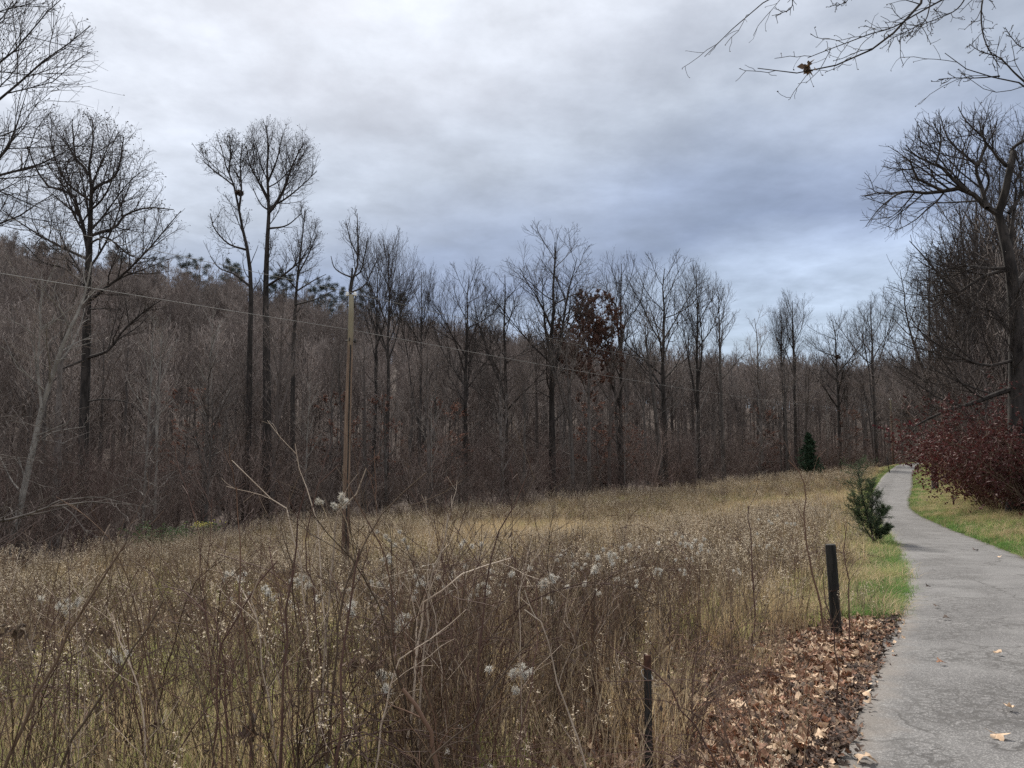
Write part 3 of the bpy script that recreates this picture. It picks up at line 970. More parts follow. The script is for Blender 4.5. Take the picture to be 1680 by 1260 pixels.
named += [
    (1705, 150, 36, 0.8, OAKS[3], 'tall bare tree at the right picture edge behind the broken topped tree'),
    (1630, 225, 42, 0.75, OAKS[1], 'tall forked bare tree behind the limbs of the broken topped tree'),
    (1575, 300, 46, 0.8, OAKS[4], 'bare spreading tree left of the forked one in the right thicket'),
    (1515, 395, 54, 0.85, OAKS[2], 'leftmost tall bare tree of the thicket right of the path'),
]
for px, ty, d, wdn, pr, lab in named:
    x, h = top_height(px, ty, d)
    lab = lab.replace(' and a dark bird perched size knot', '')
    place_tree(pr, 'bare_tree', lab, x, d, h, None, None, wdn, extra='seed_pods')

# pale barked trees at the left
hero('sycamore_tree', 'pale barked leaning tree at the far left edge of the field', (8, 950), 33,
     [(25, 870), (40, 800), (58, 720), (70, 665), (85, 620), (105, 560), (124, 522), (140, 480), (150, 430)], [12, 10, 9, 7, 5, 2],
     [([(60, 715), (85, 705), (115, 690), (120, 670)], 3, 1), ([(68, 670), (62, 600), (66, 540), (70, 480), (95, 430)], 5, 1), ([(66, 540), (90, 525), (110, 528)], 2.5, 1),
      ([(50, 735), (85, 710), (140, 700)], 2.5, 1), ([(38, 810), (20, 790), (5, 760), (-10, 730)], 3, 1), ([(30, 750), (40, 785), (42, 800)], 3, 1.5),
      ([(72, 640), (40, 610), (15, 580), (-10, 560)], 3, 1), ([(95, 580), (130, 560), (150, 555)], 2.5, 1)],
     [(70, 560, 110, 190, 0, 2.8)], seed=51, bark=BARK_PALE, dens=0.6, n4=2, trop=0.05, auto=5)
for px, by, ty, d, lean, lab in [(250, 860, 490, 45, 0.0, 'straight pale trunked young tree, left of the pale pair in front of the dark wood'),
                                 (268, 860, 500, 46, 0.0, 'pale trunked young tree with a forked side limb, right of the pale pair'),
                                 (345, 850, 480, 50, 0.0, 'pale thin tree behind a dark sapling left of the twin tulip trees'),
                                 (505, 830, 600, 54, 0.0, 'short pale sapling at the wood edge left of the utility pole')]:
    x, h = top_height(px, ty, d)
    place_tree(PALE_TREES[random.randrange(2)], 'pale_tree', lab, x, d, h, None)

# oak that keeps its red brown leaves
RUSSET = make_tree(260, 17, 0.2, 0.45, 4.0, limbs=18, ang=58, up=.15, leaves=20000, leaf_mat=OAK_LEAF, leaf_size=0.18, n4=3)
x, h = top_height(962, 476, 78)
place_tree(RUSSET, 'oak_tree', 'oak still holding red brown leaves among bare trees right of centre', x, 77, h, None, None, .85)
BEECH = [make_tree(270 + i, 7, 0.06, 0.15, 1.9, limbs=14, n2=5, n3=4, n4=0, ang=62, up=.05, trop=.04, leaves=900, leaf_mat=OAK_LEAF, leaf_size=0.16, twig=TWIG_RED) for i in range(2)]
for px, ty, d, w_ in [(1010, 640, 82, 'below the red brown oak, right one of two'), (985, 600, 80, 'below the red brown oak, left one of two'), (630, 610, 66, 'just right of the utility pole'),
                      (735, 640, 72, 'halfway from the pole to the tallest central tree'), (310, 630, 54, 'left of the twin tulip trees'), (1040, 700, 86, 'low beside the tan grass'),
                      (1245, 650, 101, 'under the dip of the skyline'), (560, 620, 63, 'just left of the utility pole'), (1385, 660, 112, 'by the gnarled tree at the field end')]:
    x, h = top_height(px, ty, d)
    place_tree(BEECH[random.randrange(2)], 'beech_sapling', 'small tree holding thin russet leaves ' + w_, x, d - 1, min(h, 10), 'russet leaved small trees')

# leaf nest in the twin tree
def nest(px, py, d, r, label):
    rg = np.random.default_rng(5)
    n = 420
    P = unit(rg.normal(size=(n, 3))) * r * rg.uniform(0.5, 1.05, (n, 1)) * np.array([1, 1, 0.8])
    V, T = leaf_quads(P, r * 0.6, rg, 0.7)
    sb = MB().add(V, None, T)
    Q = np.stack([P[:120], P[:120] + rg.normal(0, r * 0.5, (120, 3))], 1)
    sb.tube(Q, np.full((120, 2), r * 0.03), 3)
    o = mesh_obj('leaf_nest', sb.mesh('nest', [DRYLEAF], False), None, at(px, py, d))
    tag(o, label, 'nest')


nest(393, 316, 56, 0.24, 'dark round leaf nest lodged in the fork of the left twin tree')
nest(1374, 585, 112, 0.35, 'dark leaf nest lodged in the gnarled tree near the field end')

# the wood behind the field: countable trees of the first rows
pts = []
tries = 0
axis = np.array([0.704, 0.71])
while len(pts) < 225 and tries < 40000:
    tries += 1
    t = random.uniform(0, 1) ** 1.2 * 46
    u = random.uniform(-18, 190)
    p = TA + axis * u + TN * t
    az = math.degrees(math.atan2(p[0], p[1]))
    if abs(az) > 36.5 or p[1] < 34:
        continue
    if right_s(p[0], p[1]) > -7 or left_s(p[0], p[1]) < 7:
        continue
    if all((p[0] - q[0]) ** 2 + (p[1] - q[1]) ** 2 > (2.3 + 0.02 * t) ** 2 for q in pts):
        pts.append((p[0], p[1], t))


def wood_region(x, y, t):
    """where in the wood a tree stands, in words that can be found in the photograph"""
    px = 840 + FPX * x / y
    where = ('left of the domed tulip tree' if px < 135 else 'left of the twin trees' if px < 400 else 'left of the utility pole' if px < 570
             else 'right of the utility pole' if px < 890 else 'behind the red brown oak' if px < 1060 else 'beside the tan grass' if px < 1310
             else 'behind the field end')
    return ('at the front edge of the wood ' if t < 9 else 'within the wood ') + where


for x, y, t in pts:
    az = math.degrees(math.atan2(x, y))
    k = random.random()
    big = np.interp(az, [-36, -10, 10, 26], [13.5, 14.5, 19.0, 17.5])
    w_ = wood_region(x, y, t)
    if k < 0.55:
        place_tree(random.choice(FOREST), 'bare_tree', 'tall bare tree ' + w_, x, y, big * random.uniform(0.85, 1.15), 'tall bare trees ' + w_, None, random.uniform(0.85, 1.2))
    elif k < 0.90:
        place_tree(random.choice(POLE_TREES), 'bare_sapling', 'slender bare sapling ' + w_, x, y, random.uniform(6, 12), 'slender saplings ' + w_, None, random.uniform(1.0, 1.5))
    else:
        place_tree(random.choice(PALE_TREES), 'pale_tree', 'pale young tree ' + w_, x, y, random.uniform(9, 13), 'pale stemmed trees ' + w_)

RIGHT = [make_tree(290 + i, 18, 0.19, 0.25, 3.4, limbs=11, n2=4, n3=4, n4=1, ang=44, up=.2, trop=.08, low=4, twig=[TWIG, TWIG_DARK][i % 2], bark=BARK_DARK) for i in range(4)]
# trees right of the path
pts = []
tries = 0
while len(pts) < 42 and tries < 20000:
    tries += 1
    y = random.uniform(27, 100)
    x = float(smooth_table(y, RR)) + 3.5 + abs(random.gauss(0, 8))
    az = math.degrees(math.atan2(x, y))
    if az > 35.5 or az < 26.5:
        continue
    if all((x - q[0]) ** 2 + (y - q[1]) ** 2 > 2.2 for q in pts):
        pts.append((x, y))
for x, y in pts:
    px = 840 + FPX * x / y
    ty = np.interp(px, [1460, 1500, 1550, 1600, 1680], [470, 370, 320, 300, 280]) + random.uniform(-20, 120)
    hh = min(max((740 - ty) / FPX * y + EYE - gz(x, y), 6), 25)
    pr = random.choice(RIGHT)
    place_tree(pr, 'bare_tree', 'bare tree in the %s part of the thicket right of the path' % ('near' if y < 45 else 'middle' if y < 70 else 'far'), x, y, hh,
               'bare trees in the %s thicket right of the path' % ('near' if y < 45 else 'middle' if y < 70 else 'far'), None, random.uniform(.85, 1.2))

# wooded hillside: too many to count
hp = []
N = 9000
rr_ = np.sqrt(rng.uniform(40 ** 2, 330 ** 2, N))
aa = np.radians(rng.uniform(-44, 44, N))
hx, hy = rr_ * np.sin(aa), rr_ * np.cos(aa)
wd = wood_depth(hx, hy)
ok = (wd > 30) | ((right_s(hx, hy) > 12) & (hy > 40)) | (hy > 142)
ok &= ~((left_s(hx, hy) < 6) & (right_s(hx, hy) < 6))
hx, hy = hx[ok][:3600], hy[ok][:3600]
n = len(hx)
ss = rng.uniform(0.6, 1.05, n)


def merged(proto, name):
    """trunk and crown of a prototype as one mesh, for the uncountable wood"""
    mb = MB()
    for me, m in ((proto[0], 0), (proto[1], 1)):
        V = np.empty(len(me.vertices) * 3, np.float32)
        me.vertices.foreach_get('co', V)
        li = np.empty(len(me.loops), np.int32)
        me.loops.foreach_get('vertex_index', li)
        lt = np.empty(len(me.polygons), np.int32)
        me.polygons.foreach_get('loop_total', lt)
        q = li[:(lt == 4).sum() * 4].reshape(-1, 4)
        tr = li[(lt == 4).sum() * 4:].reshape(-1, 3)
        mb.add(V.reshape(-1, 3), q, tr, m)
    return mb.mesh(name, [BARK, TWIG], False)


HILLC = proto_collection('hill_tree', [merged(p, 'hill_tree') for p in HILL])
scatter('wood', 'bare grey brown wood covering the hillside behind the field', 'wood', np.stack([hx, hy, ground_z(hx, hy) - 0.3], 1),
        np.stack([np.zeros(n), np.zeros(n), rng.uniform(0, 6.28, n)], 1), np.stack([ss, ss, ss * rng.uniform(0.85, 1.1, n)], 1), rng.integers(0, len(HILL), n), HILLC)

# pines on the ridge
def make_pine(seed, h=16):
    rg = np.random.default_rng(seed)
    k = 8
    tp = np.stack([np.cumsum(rg.normal(0, .12, k)), np.cumsum(rg.normal(0, .12, k)), np.linspace(0, h, k)], 1)[None]
    tr = np.linspace(0.22, 0.03, k)[None]
    P1, R1 = spawn(tp, tr, 24, 0.38, 1.0, 72, 16, 0.25, 0.6, 5, 0.1, 0.05, 0.1, 0.5, 0.03, None, 0.3, rg=rg)
    P2, R2 = spawn(P1, R1, 7, 0.4, 1.0, 45, 15, 0.4, 0.3, 3, 0.1, 0.05, 0.1, 0.5, 0.02, None, 0.15, rg=rg)
    cr = MB().tube(P1, R1, 4)
    cr.tube(P2, R2, 3)
    c = lerp_pts(P2, 1100, rg, 0.3)
    c = np.repeat(c, 8, 0) + rg.normal(0, 0.2, (8800, 3))
    V, T = leaf_quads(c, 0.26, rg, 0.16, -0.4)
    return MB().tube(tp, tr, 7).mesh('pine_trunk', [BARK]), cr.mesh('pine_crown', [BARK]), MB().add(V, None, T).mesh('pine_needles', [PINE], False), h


PINES = [make_pine(300 + i) for i in range(3)]
for px, ty, d in [(12, 396, 236), (42, 390, 240), (70, 398, 232), (98, 402, 236), (190, 404, 238), (205, 412, 232), (262, 420, 240), (312, 420, 236), (328, 430, 232),
                  (375, 432, 236), (392, 440, 230), (450, 445, 232), (470, 452, 238), (515, 468, 228), (537, 462, 226), (560, 472, 230), (603, 470, 226), (650, 482, 232)]:
    x, h = top_height(px, ty, d)
    place_tree(PINES[random.randrange(3)], 'pine_tree', 'dark green pine standing on the skyline of the wooded ridge', x, d, min(max(h, 8), 24), 'pines along the ridge', None, 1.1,
               extra='needles')

# ------------------------------------------------------------------ brush along the wood edge
def make_brush(seed, h=2.6, stems=9, twig=None, dens=1.0, leaves=0, leaf_mat=None, leaf_size=0.1, spread=0.6):
    rg = np.random.default_rng(seed)
    k = 6
    a = rg.uniform(0, 6.28, stems)
    b = np.stack([np.cos(a), np.sin(a), np.zeros(stems)], 1) * rg.uniform(0, 0.25, (stems, 1))
    d = unit(np.stack([np.cos(a) * spread * rg.uniform(.3, 1.2, stems), np.sin(a) * spread * rg.uniform(.3, 1.2, stems), np.ones(stems)], 1))
    P = np.zeros((stems, k, 3))
    P[:, 0] = b
    L = h * rg.uniform(0.6, 1.1, stems)
    for s in range(1, k):
        d = unit(d + rg.normal(0, .1, (stems, 3)) + np.stack([np.cos(a), np.sin(a), -0.3 * np.ones(stems)], 1) * 0.07)
        P[:, s] = P[:, s - 1] + d * (L / (k - 1))[:, None]
    Rr = np.linspace(0.022, 0.007, k)[None] * np.ones((stems, 1))
    mb = MB().tube(P, Rr, 4)
    P2, R2 = spawn(P, Rr, 7 * dens, 0.15, 1, 42, 12, .42, .35, 4, .1, .03, .14, .6, .005, None, .1, rg=rg)
    mb.tube(P2, R2, 3)
    P3, R3 = spawn(P2, R2, 5 * dens, 0.1, 1, 42, 14, .5, .3, 3, .05, .02, .16, .6, .004, None, .06, rg=rg)
    mb.tube(P3, R3, 3)
    mats = [twig or TWIG_RED]
    if leaves:
        V, T = leaf_quads(lerp_pts(P3, leaves, rg), leaf_size, rg)
        lm = MB().add(V, None, T).mesh('shrub_leaves', [leaf_mat], False)
        return mb.mesh('shrub_stems', mats, False), lm
    return mb.mesh('brush', mats, False)


BRUSH_TWIG = diffuse_mat('brush_twig', (0.08, 0.064, 0.056), (0.15, 0.12, 0.106), 1.5, 0.9, 0.5, c3=(0.10, 0.072, 0.062))
BRUSH = [make_brush(400 + i, [2.6, 3.2, 4.4, 5.2][i], [9, 9, 8, 7][i], [TWIG_RED, BRUSH_TWIG, TWIG_RED, BRUSH_TWIG][i], [1, 1.1, 1.3, 1.4][i], spread=[.6, .6, .35, .3][i]) for i in range(4)]
BRUSHC = proto_collection('brush', BRUSH)
N = 9000
rr_ = np.sqrt(rng.uniform(25 ** 2, 150 ** 2, N))
aa = np.radians(rng.uniform(-42, 42, N))
bx, by = rr_ * np.sin(aa), rr_ * np.cos(aa)
wd = wood_depth(bx, by)
rs = right_s(bx, by)
keep = rng.uniform(0, 1, N)
ok = ((wd > -3.5) & (wd < 40) & (keep < np.interp(wd, [-3.5, 1, 12, 40], [0.10, .30, .5, .5])) & (left_s(bx, by) > 5)) | ((rs > 4.5) & (rs < 30) & (by > 24))
ok &= np.hypot(bx - 34.9, by - 90) > 4.5
ok &= ~((np.abs(bx / by - 34.9 / 90) < .03) & (by > 60) & (by < 90))
bx, by = bx[ok][:2100], by[ok][:2100]
n = len(bx)
ss = rng.uniform(0.6, 1.5, n)
scatter('undergrowth', 'reddish brown leafless brush tangled along the foot of the wood', 'undergrowth', np.stack([bx, by, ground_z(bx, by) - 0.1], 1),
        np.stack([np.zeros(n), np.zeros(n), rng.uniform(0, 6.28, n)], 1), np.stack([ss, ss, ss], 1), rng.integers(0, 4, n), BRUSHC)

# ------------------------------------------------------------------ poles, wires, posts
def pole_material():
    m, t, out = material('pole_wood')
    tc = t.n('ShaderNodeTexCoord')
    P = tc.outputs['Object']
    mp = t.n('ShaderNodeMapping')
    mp.inputs['Scale'].default_value = (9, 9, 0.35)
    t.l(P, mp.inputs[0])
    g = t.noise(mp.outputs[0], 4.0, 6.0, 0.6, 0.5)
    sp = t.n('ShaderNodeSeparateXYZ')
    t.l(P, sp.inputs[0])
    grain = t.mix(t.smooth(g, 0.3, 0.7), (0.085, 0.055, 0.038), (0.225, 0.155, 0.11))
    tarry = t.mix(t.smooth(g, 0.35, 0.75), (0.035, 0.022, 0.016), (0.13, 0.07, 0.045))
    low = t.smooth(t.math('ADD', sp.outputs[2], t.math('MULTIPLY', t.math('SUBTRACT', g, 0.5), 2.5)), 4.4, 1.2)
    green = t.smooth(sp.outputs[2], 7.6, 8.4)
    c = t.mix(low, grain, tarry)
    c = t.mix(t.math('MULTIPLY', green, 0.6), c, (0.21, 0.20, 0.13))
    bs = t.n('ShaderNodeBsdfPrincipled', i_Roughness=0.85)
    t.l(c, bs.inputs['Base Color'])
    b = t.n('ShaderNodeBump', i_Strength=0.5, i_Distance=0.01)
    t.l(g, b.inputs['Height'])
    t.l(b.outputs[0], bs.inputs['Normal'])
    t.l(bs.outputs[0], out.inputs[0])
    return m


POLEW = pole_material()
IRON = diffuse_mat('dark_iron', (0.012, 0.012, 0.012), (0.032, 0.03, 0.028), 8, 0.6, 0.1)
RUST = diffuse_mat('rusty_steel', (0.035, 0.018, 0.013), (0.08, 0.038, 0.025), 25, 0.85, 0.1)
PORC = diffuse_mat('white_porcelain', (0.72, 0.72, 0.70), (0.8, 0.8, 0.78), 3, 0.25, 0.03)
WIREM = diffuse_mat('weathered_wire', (0.17, 0.166, 0.162), (0.25, 0.244, 0.238), 2, 0.6, 0.05)
POSTW = diffuse_mat('tarred_post', (0.007, 0.007, 0.0065), (0.028, 0.026, 0.023), 7, 0.8, 0.05, (4, 4, 0.5), 0.8)

hp_ = 9.65


def pole_parts():
    k = 14
    z = np.linspace(0, hp_, k)
    rad = np.interp(z, [0, hp_], [0.14, 0.088])
    sh = MB().tube(np.stack([0.012 * np.sin(z * 0.9), 0.01 * np.cos(z * 0.7), z], 1), rad, 20, cap=True)
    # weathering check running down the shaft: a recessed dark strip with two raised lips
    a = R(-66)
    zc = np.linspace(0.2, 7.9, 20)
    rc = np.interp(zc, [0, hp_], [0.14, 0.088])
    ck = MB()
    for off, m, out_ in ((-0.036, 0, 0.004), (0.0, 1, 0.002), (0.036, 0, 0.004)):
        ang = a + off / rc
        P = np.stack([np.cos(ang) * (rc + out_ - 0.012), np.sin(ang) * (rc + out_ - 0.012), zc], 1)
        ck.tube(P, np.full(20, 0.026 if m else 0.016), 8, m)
    ins = MB()
    zz = np.array([0, .03, .035, .06, .065, .09, .095, .12, .14])
    rr2 = np.array([.04, .075, .04, .07, .04, .065, .035, .05, .015])
    ins.tube(np.stack([np.zeros(9), np.zeros(9), zz], 1), rr2, 12, cap=True)
    br = MB().tube([(0.0, 0, -0.42), (0.0, 0, -0.12), (0.02, 0, 0.0)], [0.018, 0.018, 0.016], 6, cap=True)
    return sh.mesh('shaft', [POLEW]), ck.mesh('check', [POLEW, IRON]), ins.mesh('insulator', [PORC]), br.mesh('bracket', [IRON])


PP = pole_parts()
CLAMP = MB().tube([(-.16, 0, 0), (.17, 0, 0)], [.022, .022], 8, cap=True).tube([(.17, 0, -.07), (.17, 0, .07)], [.035, .035], 8, cap=True).tube([(0, -.13, -.03), (0, -.10, .1)], [.02, .02], 6, cap=True).mesh('wire_clamp', [IRON])


def utility_pole(x, y, label, rz=0.0, tilt=(0, 0)):
    t = thing('utility_pole', label, 'utility pole', (x, y, gz(x, y) - 0.15), rz, 'utility poles carrying the line')
    t.rotation_euler = (tilt[0], tilt[1], rz)
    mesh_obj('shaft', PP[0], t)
    mesh_obj('drying_crack_shade', PP[1], t)
    for dx in (-0.13, 0.13):
        i = mesh_obj('insulator', PP[2], t, (dx, 0, hp_ - 0.04))
        mesh_obj('bracket', PP[3], t, (dx, 0.0, hp_ - 0.03))
    mesh_obj('wire_clamp', CLAMP, t, (0, 0, 8.05))
    return t


pb = at(565, 930, 26)
utility_pole(pb[0], 26, 'wooden utility pole with two white insulators standing in the weedy field', 0.0, (0, R(0.35)))
p2 = at(1465, 752, 110)
utility_pole(p2[0], 110, 'distant grey utility pole at the bend of the path')
utility_pole(-66, -58, 'wooden utility pole up the line behind the camera')


def wire(name, label, heights, r):
    pts = [(-66, -58), (pb[0] + 0.05, 26), (p2[0], 110)]
    P = []
    for i in range(2):
        (x0, y0), (x1, y1) = pts[i], pts[i + 1]
        z0, z1 = heights[i], heights[i + 1]
        for u in np.linspace(0, 1, 60)[: 59 if i == 0 else 60]:
            P.append((x0 + (x1 - x0) * u, y0 + (y1 - y0) * u, z0 + (z1 - z0) * u - 4 * 0.75 * u * (1 - u)))
    o = mesh_obj(name, MB().tube(np.array(P), np.full(len(P), r), 5).mesh('wire', [WIREM]))
    tag(o, label, 'wire', 'wires of the power line')


zt = gz(pb[0], 26) - .15 + hp_ + .08
zl = at(572, 541, 26)[2]
g0, g2 = gz(-66, -58), gz(p2[0], 110)
wire('power_wire', 'thin upper power wire resting on the pole top insulators', (g0 + hp_ - .05, zt, g2 + hp_ - .05), 0.007)
wire('power_wire', 'thicker lower wire fixed to the side of the pole below its top', (g0 + 8.2, zl, g2 + 8.0), 0.009)

# wooden post by the path
def wood_post():
    px, d = 1372, 8.35
    x = at(px, 1015, d)[0]
    ht = at(1368, 893, d)[2] - gz(x, d)
    k = 9
    z = np.concatenate([[-0.3, 0.0], np.linspace(0.1, ht - 0.012, 5), [ht - 0.004, ht]])
    rad = np.array([.056, .056, .055, .054, .054, .053, .052, .050, .045])
    mb = MB().tube(np.stack([-0.03 * z / ht, 0.004 * np.sin(z * 9), z], 1), rad, 18, cap=True)
    V = mb.V[0].reshape(k, 18, 3)
    for j in range(18):
        f = 1 + 0.07 * math.sin(j * 2.7) + 0.05 * math.sin(j * 5.3 + 1)
        c = V[:, j].mean(0)
        V[:, j, :2] = V[:, j, :2] * f
    t = thing('fence_post', 'short thick dark wooden post beside the left edge of the path', 'post', (x, d, gz(x, d)))
    mesh_obj('shaft', mb.mesh('wooden_post', [POSTW]), t)
    w = MB()
    a = np.linspace(0, 6.6, 26)
    w.tube(np.stack([np.cos(a) * 0.061 - 0.02, np.sin(a) * 0.061, 0.5 + 0.03 * np.sin(a * 1.2)], 1), np.full(26, 0.0025), 4)
    mesh_obj('wire_tie', w.mesh('wire_tie', [RUST]), t)


wood_post()


def steel_post(px, py, d, label, lean=0.0):
    p = at(px, py, d)
    g = gz(p[0], d)
    ht = p[2] - g
    prof = np.array([(-.018, -.003), (.018, -.003), (.018, .003), (.003, .003), (.003, .03), (-.003, .03), (-.003, .003), (-.018, .003)])
    z = [-0.35, ht - 0.07, ht]
    V = np.concatenate([np.column_stack([prof + np.array([[lean * zz, 0]]), np.full(8, zz)]) for zz in z])
    Q = [(s * 8 + i, s * 8 + (i + 1) % 8, s * 8 + 8 + (i + 1) % 8, s * 8 + 8 + i) for s in (0,) for i in range(8)]
    t = thing('steel_stake', label, 'post', (p[0] - lean * ht, d, g), 0.5)
    body = MB().add(V[:16], Q)
    for zz in np.arange(0.1, ht - 0.2, 0.055):
        b = np.array([(x_, y_, z_) for z_ in (zz, zz + .012) for x_, y_ in ((-.005 + lean * zz, -.012), (.005 + lean * zz, -.012), (.005 + lean * zz, -.003), (-.005 + lean * zz, -.003))])
        body.add(b, [(0, 1, 2, 3), (4, 7, 6, 5), (0, 4, 5, 1), (1, 5, 6, 2), (2, 6, 7, 3), (3, 7, 4, 0)])
    mesh_obj('shaft', body.mesh('stake', [IRON], False), t)
    top = MB().add(V[8:], [(i, (i + 1) % 8, 8 + (i + 1) % 8, 8 + i) for i in range(8)] + [(8, 9, 10, 15), (10, 11, 14, 15), (11, 12, 13, 14)])
    mesh_obj('rusty_tip', top.mesh('stake_tip', [RUST], False), t)['label'] = 'bare rusty tip of the stake'
    a = np.linspace(0, 6.9, 24)
    w = MB().tube(np.stack([np.cos(a) * 0.026 + lean * ht, np.sin(a) * 0.03 + 0.01, ht - 0.10 + 0.02 * np.sin(a)], 1), np.full(24, 0.002), 4)
    mesh_obj('wire_tie', w.mesh('wire_tie', [WIREM]), t)


steel_post(1063, 1075, 4.0, 'narrow steel fence stake with rusty tip in the tangled weeds at the bottom')
for px, by, ty, d, ln, lab in [(1455, 767, 752, 84, -0.35, 'thin dark leaning stake beside the far bend of the path')]:
    p = at(px, ty, d)
    g = gz(p[0], d)
    o = mesh_obj('leaning_stake', MB().tube([(0.25, 0, -0.2), (0, 0, p[2] - g + 0.25)], [0.05, 0.045], 8, cap=True).mesh('leaning_stake', [POSTW]), None, (p[0], d, g))
    tag(o, lab, 'stake')

# ------------------------------------------------------------------ evergreen saplings and shrubs
def sapling_cedar():
    rg = np.random.default_rng(77)
    d = 20.5
    b = at(1436, 888, d)
    org = np.array([b[0], d, gz(b[0], d) - 0.05])
    w = d / FPX
    stems = [[(1434, 888), (1424, 850), (1415, 815), (1410, 785), (1408, 768)], [(1436, 888), (1440, 862), (1446, 845), (1450, 835)], [(1434, 888), (1418, 865), (1408, 840), (1400, 815)],
             [(1435, 888), (1450, 872), (1460, 862)], [(1432, 888), (1428, 850), (1432, 820), (1428, 795)]]
    P = np.array([resample([at(p[0], p[1], d + rg.normal(0, .15) * i / 3) for i, p in enumerate(s)], 7) for s in stems]) - org
    Rr = np.linspace(0.028, 0.007, 7)[None] * np.array([1, .7, .7, .5, .7])[:, None]
    st = MB().tube(P, Rr, 6)
    P2, R2 = spawn(P, Rr, 30, 0.08, 1, 58, 16, .36, .6, 5, .2, .08, .16, .5, .004, None, .08, rg=rg)
    st.tube(P2, R2, 3)
    P3, R3 = spawn(P2, R2, 10, 0.1, 1, 45, 16, .6, .3, 4, .2, .1, .2, .5, .0025, None, .04, rg=rg)
    st.tube(P3, R3, 3)
    c = np.concatenate([lerp_pts(P3, 22000, rg), lerp_pts(P2, 5000, rg)])
    c = c + rg.normal(0, .012, c.shape)
    V, T = leaf_quads(c, 0.042, rg, 0.15, -0.5)
    t = thing('cedar_sapling', 'feathery green cedar sapling at the left edge of the path', 'sapling', tuple(org))
    mesh_obj('stems', st.mesh('cedar_stems', [BARK_DARK]), t)
    mesh_obj('foliage', MB().add(V, None, T).mesh('cedar_foliage', [CEDAR], False), t)


sapling_cedar()


def far_cedar():
    rg = np.random.default_rng(78)
    h = 4.6
    tp = np.stack([np.zeros(6), np.zeros(6), np.linspace(0, h, 6)], 1)[None]
    tr = np.linspace(.09, .015, 6)[None]
    P1, R1 = spawn(tp, tr, 60, 0.06, 1, 62, 8, .36, .85, 4, .2, .06, .08, .4, .01, None, .1, rg=rg)
    P2, R2 = spawn(P1, R1, 8, 0.1, 1, 45, 12, .4, .3, 3, .1, .05, .1, .5, .006, None, .05, rg=rg)
    V, T = leaf_quads(lerp_pts(P2, 7000, rg), 0.2, rg, 0.4, -0.4)
    p = at(1328, 755, 90)
    sc_ = (at(1328, 701, 90)[2] - gz(p[0], 90) + .1) / h
    t = thing('cedar_tree', 'dark green conical cedar standing against the bare wood at the field end', 'tree', (p[0], 90, gz(p[0], 90) - 0.1), 0, None, (sc_ * .85, sc_ * .72, sc_ * .86))
    mesh_obj('trunk', MB().tube(tp, tr, 7).tube(P1, R1, 3).mesh('cedar_trunk', [BARK_DARK]), t)
    mesh_obj('foliage', MB().add(V, None, T).mesh('cedar_foliage', [CEDAR_DARK], False), t)


far_cedar()

# red leaved shrubs on the right verge
SH = [(23.2, 38.0, 3.7, 'MAROON', 'maroon leaved shrub nearest the far bend, hanging over the right path edge', 9500),
      (20.4, 33.2, 4.4, 'MAROON', 'large reddish shrub with many maroon leaves in the middle of the right thicket', 9000),
      (18.6, 29.5, 4.3, 'DULL', 'brown red twiggy shrub just beyond the right grass verge', 6000),
      (17.1, 26.0, 4.0, 'DULL', 'dull red brown shrub at the right edge of the picture by the grass verge', 6000),
      (15.9, 22.9, 3.5, 'DULL', 'lowest dull red shrub, in front of the broken topped trunk', 5200),
      (20.9, 27.6, 4.9, 'DULL', 'taller dull red shrub behind the others under the broken topped tree', 5200)]
for i, (x, y, h, kind, lab, nl) in enumerate(SH):
    sm, lm = make_brush(500 + i, h, 22, STALK_DARK, 1.3, nl, MAROON if kind == 'MAROON' else MAROON_DULL, 0.125, 0.66)
    t = thing('red_shrub', lab, 'shrub', (x, y, gz(x, y) - 0.1), 0.7 * i)
    mesh_obj('stems', sm, t)
    mesh_obj('foliage', lm, t)

TANGLE = [make_brush(540 + i, [9.5, 8.0, 7.0][i], [8, 9, 10][i], [TWIG, TWIG_DARK, TWIG][i], 1.7, spread=[.5, .65, .6][i]) for i in range(3)]
for i, (x, y, k, sc, lab) in enumerate([(18.3, 26.6, 1, .95, 'twiggy many stemmed tree in front of the broken topped trunk'), (19.9, 30.8, 0, 1.0, 'grey twiggy many stemmed tree rising behind the dull red shrubs'),
                                        (22.4, 34.5, 2, 1.15, 'tangled grey small tree leaning over the maroon shrubs'), (25.2, 40.5, 0, 1.1, 'tall tangled tree behind the maroon shrub at the bend'),
                                        (30.5, 49.0, 1, 1.2, 'dark tangled tree beside the far stretch of the path'), (37.0, 59.0, 0, 1.15, 'farthest tangled grey tree at the right side of the path'),
                                        (24.5, 36.5, 1, 1.35, 'tallest dark tangled tree of the thicket right of the path')]):
    t = thing('thicket_tree', lab, 'tree', (x, y, gz(x, y) - .1), 1.3 * i, None, (sc, sc, sc))
    mesh_obj('stems', TANGLE[k], t)

sm, lm = make_brush(520, 2.0, 10, TWIG, 1.0, 1300, HONEY, 0.13, 0.9)
for k, (px, py, sc, lab) in enumerate([(262, 905, 1.0, 'low green leafed shrub at the foot of the wood on the left'), (322, 893, 0.8, 'green shrub with a few bright yellow leaves at the foot of the wood')]):
    x, y = ground_px(px, py)
    t = thing('leafy_shrub', lab, 'shrub', (x, y, gz(x, y) - 0.05), k * 2.0, None, (sc * 1.2, sc * 1.2, sc * 0.8))
    mesh_obj('stems', sm, t)
    mesh_obj('foliage', lm, t)
    if k:
        rg = np.random.default_rng(9)
        V, T = leaf_quads(rg.normal(0, 1, (90, 3)) * np.array([.4, .4, .13]) + np.array([0, -.4, 1.75]), 0.15, rg)
        mesh_obj('yellow_leaves', MB().add(V, None, T).mesh('yellow_leaves', [YELLOW], False), t)['label'] = 'bright yellow leaves at the top of the shrub'

